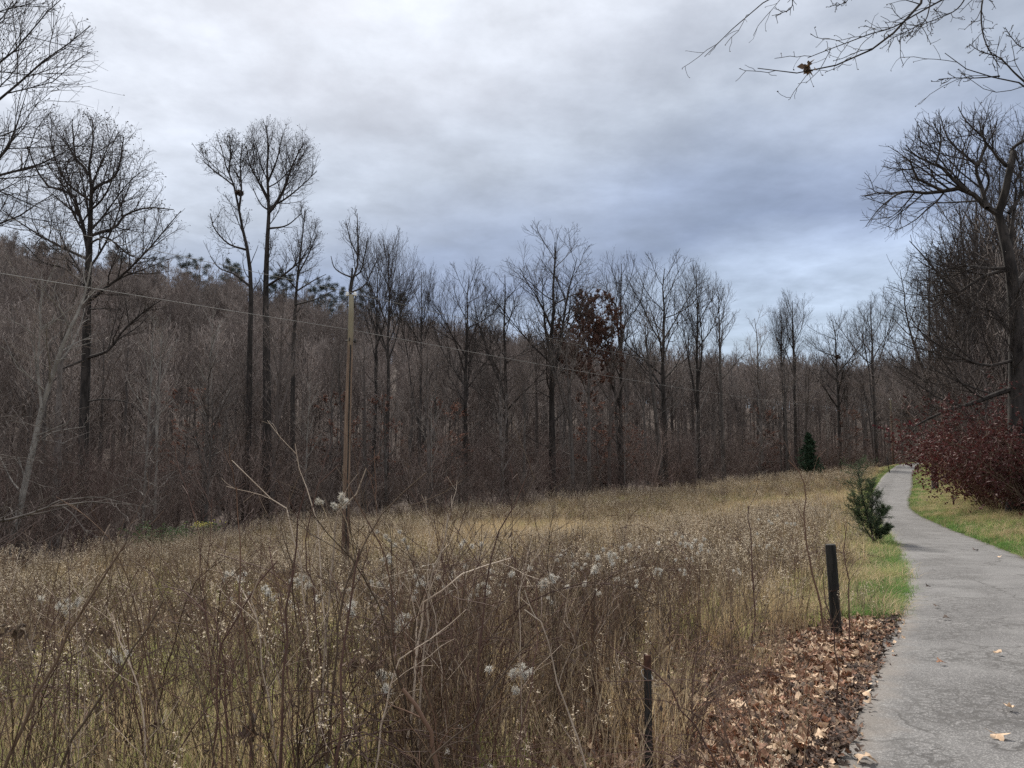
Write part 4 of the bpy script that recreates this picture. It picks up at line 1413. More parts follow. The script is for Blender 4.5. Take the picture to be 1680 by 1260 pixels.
# ------------------------------------------------------------------ trees that reach in from outside the frame
big_left = make_tree(610, 24, 0.3, 0.5, 6.4, limbs=24, ang=60, up=.10, trop=.06, pods=1500, n4=3, low=2, n2=10, n3=9, twig=TWIG_DARK, bark=BARK_DARK)
place_tree(big_left, 'bare_tree', 'bare tree reaching in from beyond the upper left corner', -23.2, 30, 25.5, None, 1.0, 1.0, extra='seed_pods')


def overhang():
    """oak right of the path, its trunk outside the frame, twigs hanging in at the upper right"""
    rg = np.random.default_rng(91)
    d = 6.5
    org = np.array([8.6, 4.6, gz(8.6, 4.6) - 0.2])
    tp = resample([org, org + [0.05, 0, 2.5], org + [-0.1, 0.1, 5], org + [0.1, 0.3, 8], org + [0.0, 0.2, 11.5]], 14) - org
    tr = np.linspace(0.27, 0.05, 14)
    tr[0] = 0.36
    j = lambda px, py, dd=0.0: at(px, py, d + dd)
    A = org + np.array([-0.1, 0.1, 5.3])
    B = org + np.array([-0.1, 0.1, 4.5])
    limbs = [([A, (A + j(1600, -150)) / 2 + [0, 0, .25], j(1580, -90), j(1515, 0), j(1490, 30, .1), j(1465, 55, .1), j(1440, 75), j(1405, 95), j(1375, 106), j(1338, 116), j(1300, 120), j(1270, 115), j(1243, 112)], .06, .0035),
             ([A + [0, 0, .5], j(1560, -260, .6), j(1420, -110, .5), j(1330, -40, .4), j(1262, 0, .4), j(1235, 12, .4), j(1207, 40, .4), j(1196, 58, .4), j(1180, 85, .4), j(1166, 92, .4), j(1156, 93, .4)], .045, .003),
             ([j(1580, -90), j(1563, -10), j(1545, 0, -.2), j(1500, 25, -.2), j(1465, 45, -.2), j(1430, 55, -.2), j(1395, 68, -.2), j(1350, 85, -.2), j(1325, 95, -.2)], .014, .003),
             ([j(1640, -120), j(1622, -30, .3), j(1612, 0, .3), j(1610, 35, .3), j(1617, 70, .3), j(1640, 110, .3)], .016, .004),
             ([B, (B + j(1790, 170, .2)) / 2 + [0, 0, .1], j(1760, 165, .2), j(1690, 142, .2), j(1660, 132, .2), j(1630, 127, .2), j(1600, 119, .2), j(1575, 108, .2), j(1560, 96, .2), j(1550, 87, .2)], .05, .003),
             ([j(1690, 142, .2), j(1665, 120, .2), j(1640, 95, .2), j(1610, 85, .2), j(1590, 72, .2)], .012, .003),
             ([j(1640, 125, .2), j(1600, 128, .2), j(1565, 128, .2), j(1540, 130, .2)], .008, .003),
             ([j(1530, 0 - 20, .1), j(1520, 30, .1), j(1500, 45, .1), j(1460, 65, .1), j(1458, 72, .1)], .008, .003),
             ([j(1600, -40, .2), j(1575, 10, .2), j(1540, 30, .2), j(1510, 42, .2), j(1495, 60, .2), j(1490, 48, .2)], .009, .003),
             ([j(1385, -60, .4), j(1392, -10, .4), j(1385, 5, .4), j(1362, 10, .4)], .008, .003),
             ([j(1290, -40, .4), j(1300, 0, .4), j(1296, 15, .4), j(1280, 22, .4), j(1272, 28, .4)], .007, .003),
             ([j(1715, 60, .2), j(1680, 78, .2), j(1660, 62, .2), j(1650, 47, .2)], .008, .003)]
    P1 = np.array([resample(l, 22) for l, _, _ in limbs]) - org
    R1 = np.array([a + (b - a) * np.linspace(0, 1, 22) ** 0.55 for _, a, b in limbs])
    cr = MB().tube(P1, R1, 7)
    # spur twigs on the parts in view
    P2, R2 = spawn(P1[:, 8:], R1[:, 8:], 15, .03, .98, 48, 14, .26, .2, 6, .0, .0, .2, .5, .003, None, .05, lmax=.55, rg=rg)
    cr.tube(P2, R2, 5)
    P3, R3 = spawn(P2, R2, 3, .15, 1.0, 45, 14, .4, .2, 4, .0, .0, .2, .7, .0022, None, .03, lmax=.16, rg=rg)
    cr.tube(P3, R3, 4)
    tips = np.concatenate([P2[:, -1], P3[:, -1]])
    V, T = leaf_quads(tips, 0.016, rg, 0.7, 0.2)
    # upper crown outside the frame
    PU, RU = spawn(tp[None], tr[None], 12, .45, 1.0, 52, 10, .35, .4, 6, .2, .08, .1, .5, .02, None, .5, rg=rg)
    PU = PU[PU[:, -1, 0] > -0.6]
    RU = RU[:len(PU)]
    cr.tube(PU, RU, 6)
    PU2, RU2 = spawn(PU, RU, 9, .2, 1, 45, 12, .4, .3, 5, .1, .05, .12, .5, .006, None, .2, rg=rg)
    cr.tube(PU2, RU2, 4)
    t = thing('oak_tree', 'bare oak outside the frame whose twigs hang into the upper right of the sky', 'tree', tuple(org))
    mesh_obj('trunk', MB().tube(tp[None], tr[None], 14).mesh('oak_trunk', [BARK_DARK]), t)
    mesh_obj('branches', cr.mesh('oak_branches', [BARK_DARK], True), t)
    mesh_obj('buds', MB().add(V, None, T).mesh('oak_buds', [POD], False), t)['kind'] = 'stuff'
    c = j(1325, 110)
    n = 16
    V, T = leaf_quads(rg.normal(0, .018, (n, 3)), 0.075, rg, .6, .2)
    o = mesh_obj('dead_leaf_cluster', MB().add(V, None, T).mesh('dead_leaves', [DRYLEAF], False), None, c)
    tag(o, 'small clump of dead leaves caught on the overhanging twig at upper right', 'leaf clump')


overhang()


def left_limb():
    rg = np.random.default_rng(93)
    d = 13.0
    bx_, by_ = -10.6, 13.6
    org = np.array([bx_, by_, gz(bx_, by_) - 0.2])
    tp = resample([org, org + [0.1, 0, 1.0], org + [0.05, 0, 2.6], org + [-.2, 0.1, 5.5], org + [-.3, .1, 7.5]], 12) - org
    tr = np.linspace(.11, .02, 12)
    j = lambda px, py, dd=0: at(px, py, d + dd)
    L = [([org + [0.1, 0, 1.75], j(-60, 868), j(0, 856), j(40, 846), j(75, 833), j(110, 828), j(150, 823), j(185, 826), j(215, 828)], .05, .006),
         ([j(75, 834), j(95, 822), j(125, 818), j(165, 816), j(190, 822), j(235, 831), j(250, 833)], .014, .003),
         ([j(100, 829), j(118, 842), j(128, 855), j(138, 868), j(150, 875), j(160, 883)], .013, .003),
         ([org + [0.05, 0, 2.6], j(-40, 770), j(5, 745), j(30, 758), j(45, 790)], .02, .004),
         ([org + [0.05, 0, 2.9], j(-60, 740), j(-10, 700), j(25, 690), j(60, 700)], .02, .004)]
    P1 = np.array([resample(l, 14) for l, _, _ in L]) - org
    R1 = np.array([a + (b - a) * np.linspace(0, 1, 14) ** .7 for _, a, b in L])
    Pu, Ru = spawn(tp[None], tr[None], 10, .4, 1, 50, 10, .35, .4, 14, .2, .08, .1, .5, .01, None, .3, rg=rg)
    P1, R1 = np.concatenate([P1, Pu]), np.concatenate([R1, Ru])
    cr = MB().tube(P1, R1, 6)
    P2, R2 = spawn(P1, R1, 10, .25, 1, 45, 14, .3, .3, 5, .05, .02, .18, .5, .004, None, .1, rg=rg)
    cr.tube(P2, R2, 4)
    P3, R3 = spawn(P2, R2, 4, .2, 1, 45, 14, .4, .3, 3, .0, .0, .18, .6, .003, None, .06, rg=rg)
    cr.tube(P3, R3, 3)
    t = thing('bare_tree', 'small bare tree at the left edge holding out a low crooked grey limb', 'tree', tuple(org))
    mesh_obj('trunk', MB().tube(tp[None], tr[None], 9).mesh('small_trunk', [BARK]), t)
    mesh_obj('branches', cr.mesh('small_branches', [BARK], True), t)


left_limb()

# ------------------------------------------------------------------ field vegetation (stuff)
def stalk_paths(rg, n, h, spread, wig=0.05, k=5, lean=0.15):
    a = rg.uniform(0, 6.28, n)
    P = np.zeros((n, k, 3))
    P[:, 0, :2] = rg.normal(0, spread, (n, 2))
    P[:, 0, 2] = -0.05
    d = unit(np.stack([np.cos(a) * lean * rg.uniform(0, 1.6, n), np.sin(a) * lean * rg.uniform(0, 1.6, n), np.ones(n)], 1))
    L = h * rg.uniform(0.6, 1.1, n)
    for s in range(1, k):
        d = unit(d + rg.normal(0, wig, (n, 3)))
        P[:, s] = P[:, s - 1] + d * (L / (k - 1))[:, None]
    return P


def weed_plume(seed, fluffy):
    """dry goldenrod: stalks with a few withered leaves and a pale feathery head"""
    rg = np.random.default_rng(seed)
    n = 9
    P = stalk_paths(rg, n, 1.15, 0.15, .04, 5, .16)
    Rr = np.linspace(.0044, .0022, 5)[None] * np.ones((n, 1))
    mb = MB().tube(P, Rr, 3, 0)
    P2, R2 = spawn(P, Rr, 7, .80, 1.0, 36, 10, .11, .4, 4, .1, -.12, .08, .6, .0013, None, .03, rg=rg)
    mb.tube(P2, R2, 3, 0)
    c = lerp_pts(P2, fluffy, rg, .2)
    V, T = leaf_quads(c + rg.normal(0, .006, c.shape), .021, rg, .45, -.2)
    mb.add(V, None, T, 1)
    V, T = leaf_quads(lerp_pts(P, 16, rg, .1), .06, rg, .2, 1.2)
    mb.add(V, None, T, 2)
    return mb.mesh('goldenrod', [STALK, PLUME, DRYLEAF], False)


def weed_dark(seed, fluff=0):
    """dark branching weed with curled leaves and now and then a white seed tuft"""
    rg = np.random.default_rng(seed)
    n = 8
    P = stalk_paths(rg, n, 1.15, 0.14, .08, 6, .30)
    Rr = np.linspace(.005, .002, 6)[None] * np.ones((n, 1))
    mb = MB().tube(P, Rr, 3, 0)
    P2, R2 = spawn(P, Rr, 7, .3, 1.0, 32, 10, .36, .4, 4, .2, .05, .08, .6, .0017, None, .05, rg=rg)
    mb.tube(P2, R2, 3, 0)
    V, T = leaf_quads(lerp_pts(P2, 22, rg), .035, rg, .4, .8)
    mb.add(V, None, T, 1)
    if fluff:
        tips = P2[rg.integers(0, len(P2), fluff), -1]
        m = 34
        c = np.repeat(tips, m, 0)
        D = unit(rg.normal(size=c.shape))
        mb.tube(np.stack([c, c + D * rg.uniform(.010, .022, (len(c), 1))], 1), np.full((len(c), 2), .0011), 3, 2)
    return mb.mesh('weed', [STALK_DARK if seed % 2 else STALK, DRYLEAF, FLUFF], False)


def grass_tuft(seed, n, h, mat, spread=.10, w=.0045, lean=.5, k=4):
    rg = np.random.default_rng(seed)
    a = rg.uniform(0, 6.28, n)
    base = np.zeros((n, 3))
    base[:, :2] = rg.normal(0, spread, (n, 2))
    base[:, 2] = -.03
    o = np.stack([np.cos(a), np.sin(a), np.zeros(n)], 1)
    L = h * rg.uniform(.45, 1.15, n)
    ln = lean * rg.uniform(.2, 1.5, n)
    s = np.linspace(0, 1, k)
    side = np.stack([-np.sin(a), np.cos(a), np.zeros(n)], 1)
    P = base[:, None] + o[:, None] * (ln[:, None] * s[None] ** 1.8 * L[:, None])[..., None] + np.array([0, 0, 1.]) * (L[:, None] * (s[None] - .28 * ln[:, None] * s[None] ** 2.5))[..., None]
    wd_ = (w * (1 - s ** 1.5) + .0006)[None, :, None]
    A, B = P - side[:, None] * wd_, P + side[:, None] * wd_
    V = np.stack([A, B], 2).reshape(-1, 3)
    b = (np.arange(n) * k * 2)[:, None] + (np.arange(k - 1) * 2)[None]
    Q = np.stack([b, b + 1, b + 3, b + 2], -1).reshape(-1, 4)
    return new_mesh('grass_tuft', V, Q, None, True, [mat])


def bramble(seed):
    """knot of arching thorny canes with fine side twigs"""
    rg = np.random.default_rng(seed)
    n, k = 6, 9
    a = rg.uniform(0, 6.28, n)
    L = rg.uniform(1.0, 2.0, n)
    s = np.linspace(0, 1, k)
    o = np.stack([np.cos(a), np.sin(a), np.zeros(n)], 1)
    H = rg.uniform(.6, 1.25, n)
    P = o[:, None] * (L[:, None] * s[None] ** 1.3 * .75)[..., None] + np.array([0, 0, 1.]) * (H[:, None] * (2.1 * s[None] - 1.35 * s[None] ** 2))[..., None]
    P += np.cumsum(rg.normal(0, .02, P.shape), 1)
    P[:, :, :2] += rg.normal(0, .1, (n, 1, 2))
    P[:, 0, 2] = -.05
    Rr = np.linspace(.0055, .002, k)[None] * np.ones((n, 1))
    mb = MB().tube(P, Rr, 4, 0)
    P2, R2 = spawn(P, Rr, 7, .15, 1, 50, 14, .25, .2, 4, .1, .0, .18, .6, .0016, None, .05, rg=rg)
    mb.tube(P2, R2, 3, 0)
    V, T = leaf_quads(lerp_pts(P2, 16, rg), .05, rg, .5, .6)
    mb.add(V, None, T, 1)
    return mb.mesh('bramble', [CANE if seed % 2 else STALK_DARK, DRYLEAF], False)


PROTO = ([weed_plume(700 + i, 80 + 50 * i) for i in range(4)] + [weed_dark(711 + i, [0, 0, 1, 0][i]) for i in range(4)]
         + [grass_tuft(720 + i, 46, .62, STRAW, w=.0038) for i in range(3)] + [grass_tuft(730 + i, 46, .5, OLIVE) for i in range(3)] + [bramble(740 + i) for i in range(4)])
FIELDC = proto_collection('weed', PROTO)
# candidate points: even on the picture rather than on the ground, so the near ones are not starved
yellow = ground_px(885, 885)
green1, green2 = ground_px(400, 1120), ground_px(150, 1000)


def field_points(n, rmin, rmax, power):
    u = rng.uniform(0, 1, n)
    r = (rmin ** power + u * (rmax ** power - rmin ** power)) ** (1 / power)
    a = np.radians(rng.uniform(-41, 38, n))
    return r * np.sin(a), r * np.cos(a)


def in_field(x, y, edge=0.0):
    sl = left_s(x, y)
    lim = np.where(y < 9.3, 0.95, 1.0) + edge + 0.35 * np.sin(x * 2.3 + y * 1.7)
    return (sl > lim) & (wood_depth(x, y) < 1.5) & (np.hypot(x, y) > np.where(x < .3, 3.5, 2.9))


def patch(x, y, c, r):
    return np.exp(-((x - c[0]) ** 2 + (y - c[1]) ** 2) / (2 * r * r))


def lowfreq(x, y, s, ph):
    return 0.5 + 0.25 * (np.sin(x / s + ph) * np.cos(y / s * 1.3 + ph * 2) + np.sin((x + y) / s * .7 + ph * 3)) + 0.12 * np.sin(x / s * 3.1 + ph) * np.sin(y / s * 2.7)


def lay(n, rmin, rmax, power, chooser, name, label, cat):
    x, y = field_points(n, rmin, rmax, power)
    ok = in_field(x, y)
    if name == 'weeds':
        ok |= (left_s(x, y) > .15) & (left_s(x, y) < 1.3) & (y < 10) & (y > 3.2) & (rng.uniform(0, 1, n) < .24)
    x, y = x[ok], y[ok]
    idx, sc, keep = chooser(x, y)
    x, y, idx, sc = x[keep], y[keep], idx[keep], sc[keep]
    m = len(x)
    tilt = rng.normal(0, .09, (m, 2))
    scatter(name, label, cat, np.stack([x, y, ground_z(x, y)], 1), np.column_stack([tilt, rng.uniform(0, 6.28, m)]),
            np.stack([sc, sc, sc * rng.uniform(.85, 1.15, m)], 1), idx, FIELDC)
    return m


def choose_weeds(x, y):
    r = np.hypot(x, y)
    yl = np.maximum(patch(x, y, yellow, 3.2), 0.8 * patch(x, y, (22, 50), 7))
    m = lowfreq(x, y, 4.0, .7)
    q = x / np.maximum(y, 1)
    near_left = sstep(-q, 0.02, 0.30) * sstep(19 - r, 0, 7)
    plume = rng.uniform(0, 1, len(x)) < np.clip(.34 + .5 * (m - .4) + .35 * sstep(r, 9, 26) + .2 * sstep(q, 0, .3), .1, .92)
    plume &= ~((r < 7.5) & (rng.uniform(0, 1, len(x)) < .65))
    plume &= ~((r < 8.5) & (q > -.16) & (rng.uniform(0, 1, len(x)) < .4))
    idx = np.where(plume, rng.integers(0, 4, len(x)), 4 + rng.integers(0, 4, len(x)))
    br = rng.uniform(0, 1, len(x)) < np.interp(r, [3, 10, 30], [.20, .13, .03])
    idx = np.where(br, 14 + rng.integers(0, 4, len(x)), idx)
    sc = rng.uniform(.7, 1.15, len(x)) * np.interp(r, [3, 8, 60], [.9, 1.0, 1.05]) * (1 - .45 * yl)
    sl = left_s(x, y)
    sc = sc * np.interp(sl, [0.8, 2.2], [.55, 1])
    keep = rng.uniform(0, 1, len(x)) < (1 - .80 * yl) * (1 - .74 * near_left) * np.clip(.5 + 1.3 * (lowfreq(x, y, 1.7, 2.1) - .35), .12, 1) * np.interp(r, [3, 12, 20], [.62, .8, 1])
    return idx, sc, keep


def choose_grass(x, y):
    r = np.hypot(x, y)
    q = x / np.maximum(y, 1)
    ol = np.maximum(patch(x, y, green1, 2.2), patch(x, y, green2, 3.0)) + .5 * (lowfreq(x, y, 3.1, 5.0) - .5)
    yl = patch(x, y, yellow, 4.0)
    left = sstep(-q, .08, .30) * sstep(20 - r, 0, 6)
    olive = rng.uniform(0, 1, len(x)) < np.clip(.30 + .75 * ol + .3 * left - .2 * yl, .03, .92)
    idx = np.where(olive, 11 + rng.integers(0, 3, len(x)), 8 + rng.integers(0, 3, len(x)))
    sc = rng.uniform(.65, 1.2, len(x)) * (1 + .25 * yl)
    far = sstep(r, 18, 34)
    p = np.clip(.26 + .75 * left + .9 * yl + .55 * far + .5 * (lowfreq(x, y, 2.3, 9.0) - .55), .05, 1)
    p = p * np.where((left_s(x, y) < 2.4) & (y < 8), .12, 1)
    return idx, sc, rng.uniform(0, 1, len(x)) < p


lay(34000, 2.4, 105, 1.15, choose_weeds, 'weeds', 'dry brown weeds with pale seed heads filling the field', 'weeds')
lay(60000, 2.4, 105, 1.1, choose_grass, 'tall_grass', 'straw coloured and olive grass growing between the weeds', 'grass')

# short grass verges
VERGEC = proto_collection('verge_tuft', [grass_tuft(760 + i, 40, .15, LAWN, .07, .003, .9, 3) for i in range(3)] + [grass_tuft(765, 34, .30, OLIVE, .09, .003, 1.0, 4), grass_tuft(766, 34, .30, STRAW, .09, .003, 1.1, 4)])
vx, vy = [], []
n = 60000
y = np.exp(rng.uniform(np.log(7.0), np.log(125), n))
sidep = rng.uniform(0, 1, n)
wv = np.where(sidep < .5, rng.uniform(0.0, 1.55, n), rng.uniform(0, 3.4, n))
x = np.where(sidep < .5, smooth_table(y, RL) - wv / .87, smooth_table(y, RR) + wv / .87)
az = np.degrees(np.arctan2(x, y))
wobv = lowfreq(x, y, .8, 1.0)
ok = (np.abs(az) < 38) & ((sidep > .5) | (y > 8.6 + 2.2 * (wobv - .5) + 0.8 * wv)) & (rng.uniform(0, 1, n) < np.where(wv < .1, .3, 1))
ok &= rng.uniform(0, 1, n) < np.where(sidep < .5, np.interp(wv, [.8, 1.55], [1, .4]), np.interp(wv, [1.8, 3.4], [1, .25]))
x, y, wv, wobv, sidep = x[ok][:24000], y[ok][:24000], wv[ok][:24000], wobv[ok][:24000], sidep[ok][:24000]
n = len(x)
dry = rng.uniform(0, 1, n) < np.clip(.05 + np.where(sidep < .5, .65 * np.maximum(wv - .5, 0), .24 * wv) + .5 * (wobv - .5), .03, .7)
idx = np.where(dry, 3 + rng.integers(0, 2, n), rng.integers(0, 3, n))
sc = rng.uniform(.6, 1.3, n)
scatter('verge_grass', 'short green grass along both edges of the asphalt path', 'grass', np.stack([x, y, ground_z(x, y) - .01], 1),
        np.column_stack([rng.normal(0, .1, (n, 2)), rng.uniform(0, 6.28, n)]), np.stack([sc, sc, sc], 1), idx, VERGEC)

# ------------------------------------------------------------------ fallen leaves
def fallen_leaf(seed, mat, lobes=5):
    """curled lobed leaf with a stalk, about 11 cm across"""
    rg = np.random.default_rng(seed)
    n = lobes * 4
    a = np.linspace(-2.7, 2.7, n)
    ph = (np.arange(n) % 4)
    rad = np.where(ph == 1, 1.0, np.where(ph == 3, .60, .78)) * (1 - .28 * np.abs(a) / 2.7) * rg.uniform(.85, 1.15, n) * .062
    x, y = np.sin(a) * rad, np.cos(a) * rad
    cu, cv = rg.uniform(-12, 14), rg.uniform(4, 16)
    z = cu * x * x + cv * y * y + rg.normal(0, .005, n)
    V = np.vstack([[[0, 0, 0]], np.stack([x, y, z], 1)])
    T = [(0, i + 2, i + 1) for i in range(n - 1)]
    mb = MB().add(V, None, T)
    mb.tube([(0, 0, 0), (.004, -.03, .004), (.0, -.058, .012)], [.0014, .0011, .0009], 3)
    return mb.mesh('leaf', [mat], True)


LEAVES = [fallen_leaf(800 + i, m, l) for i, (m, l) in enumerate([(LEAF_TAN, 5), (LEAF_TAN, 3), (LEAF_BROWN, 5), (LEAF_BROWN, 3), (LEAF_RUST, 5), (LEAF_TAN, 5), (LEAF_BROWN, 5), (LEAF_DARK, 3), (LEAF_DARK, 5)])]
LEAFC = proto_collection('fallen_leaf', LEAVES)


def leaf_spots(n, ymin, ymax, smax):
    y = np.exp(rng.uniform(math.log(ymin), math.log(ymax), n))
    s = np.abs(rng.normal(0, smax * .50, n)) - 0.02 - 0.1 * rng.uniform(0, 1, n) ** 4
    x = smooth_table(y, RL) - s / .87
    return x, y, s


x, y, s = leaf_spots(22000, 2.6, 11, 1.9)
ok = (np.abs(np.degrees(np.arctan2(x, y))) < 37) & (y < 9.9 + .9 * np.sin(x * 2.1) - 0.2 * s) & (np.hypot(x, y) > 2.0)
x, y, s = x[ok][:9500], y[ok][:9500], s[ok][:9500]
n = len(x)
edge = s < 0.20 + .08 * np.sin(y * 5)
idx = np.where(edge & (rng.uniform(0, 1, n) < .62), 7 + rng.integers(0, 2, n), rng.choice(9, n, p=[.14, .11, .14, .12, .13, .10, .10, .08, .08]))
sc = rng.uniform(.3, .92, n) * np.where(edge, .6, 1)
lift = np.abs(rng.normal(.014, .014, n))
rot = np.column_stack([rng.normal(0, .42, n), rng.normal(0, .42, n), rng.uniform(0, 6.28, n)])
z = ground_z(x, y)
# the nearest and largest become single leaves, the rest one litter layer
size_px = sc / np.hypot(x, y) * (idx < 7)
order = np.argsort(-size_px * ((840 + FPX * x / y) < 1680) * ((740 + FPX * (EYE - z) / y) < 1262))
single, rest = order[:240], order[240:]
KIND = {0: 'tan', 1: 'tan', 5: 'tan', 2: 'brown', 3: 'brown', 6: 'brown', 4: 'rust red'}
for i in single:
    k = int(idx[i])
    o = mesh_obj('fallen_leaf', LEAVES[k], None, (x[i], y[i], z[i] + lift[i] + .01))
    o.rotation_euler = rot[i]
    o.scale = (sc[i],) * 3
    c = KIND.get(k, 'dark')
    tag(o, 'curled %s fallen leaf lying in the leaf litter beside the path' % c, 'leaf', '%s fallen leaves in the litter beside the path' % c)
scatter('leaf_litter', 'fallen leaves and dark leaf scraps covering the bank along the path edge', 'leaf litter', np.stack([x, y, z + lift], 1)[rest], rot[rest], np.stack([sc] * 3, 1)[rest], idx[rest], LEAFC)

on_path = [(1419, 1253, 1.0, 0, 'pale tan leaf on the asphalt at the very bottom near the leaf bank'), (1635, 1218, 1.0, 0, 'pale curled leaf on the asphalt near the bottom right corner'),
           (1637, 1080, .8, 1, 'small pale leaf on the asphalt right of centre of the path'), (1545, 1095, .8, 2, 'brown crumpled leaf on the asphalt in the cracked wheel track'),
           (1418, 1146, .8, 0, 'tan leaf at the edge of the asphalt beside the leaf bank'), (1657, 1171, .7, 5, 'dull tan leaf flat on the asphalt near the right side'),
           (1552, 1020, .8, 7, 'dark leaf scrap on the asphalt level with the wooden post'), (1537, 1000, .7, 7, 'thin dark leaf on the asphalt just beyond the post'),
           (1601, 906, 1.2, 8, 'dark leaf on the far asphalt opposite the cedar sapling'), (1523, 967, .7, 8, 'small dark leaf on the asphalt beside the green verge'),
           (1640, 917, 1.0, 1, 'light leaf on the far asphalt near the right verge'), (1480, 1023, .9, 0, 'tan leaf at the path edge right of the post foot')]
for px, py, s_, k, lab in on_path:
    lx, ly = ground_px(px, py)
    o = mesh_obj('fallen_leaf', LEAVES[k], None, (lx, ly, float(smooth_table(ly, RZ)) + .04))
    o.rotation_euler = (random.uniform(-.2, .2), random.uniform(-.2, .2), random.uniform(0, 6.28))
    o.scale = (s_,) * 3
    tag(o, lab, 'leaf', 'leaves lying on the asphalt')

# ------------------------------------------------------------------ foreground stems that can be told apart
def cane(px_pts, d, w0, w1, label, mat, twigs=5, seed=0, group=None, d1=None, name='bare_cane'):
    rg = np.random.default_rng(seed)
    dd = np.linspace(d, d1 or d, len(px_pts))
    pts_ = [at(p[0], p[1], q) for p, q in zip(px_pts, dd)]
    b = pts_[0]
    g = gz(b[0], b[1])
    if b[2] > g + .02:
        dirv = pts_[0] - pts_[1]
        k = min((b[2] - g) / max(-dirv[2], .15), 3)
        pts_ = [np.array([b[0] + dirv[0] * k * .6, b[1] + dirv[1] * k * .6, g - .05])] + pts_
    org = pts_[0].copy()
    P = resample(pts_, 14)[None] - org
    P[:, 1:-1] += rg.normal(0, .006, (1, 12, 3))
    wpx = d / FPX * .5
    Rr = np.linspace(w0, w1, 14)[None] * wpx
    mb = MB().tube(P, Rr, 6)
    if twigs:
        P2, R2 = spawn(P, Rr, twigs, .4, 1, 38, 10, .28, .4, 5, .1, .03, .1, .5, .0016, None, .05, rg=rg)
        mb.tube(P2, R2, 4)
        P3, R3 = spawn(P2, R2, 2, .3, 1, 38, 10, .4, .3, 3, .1, .0, .12, .6, .0014, None, .04, rg=rg)
        if len(P3):
            mb.tube(P3, R3, 3)
    o = mesh_obj(name, mb.mesh('stem', [mat], True), None, tuple(org))
    tag(o, label, 'cane', group)
    return o


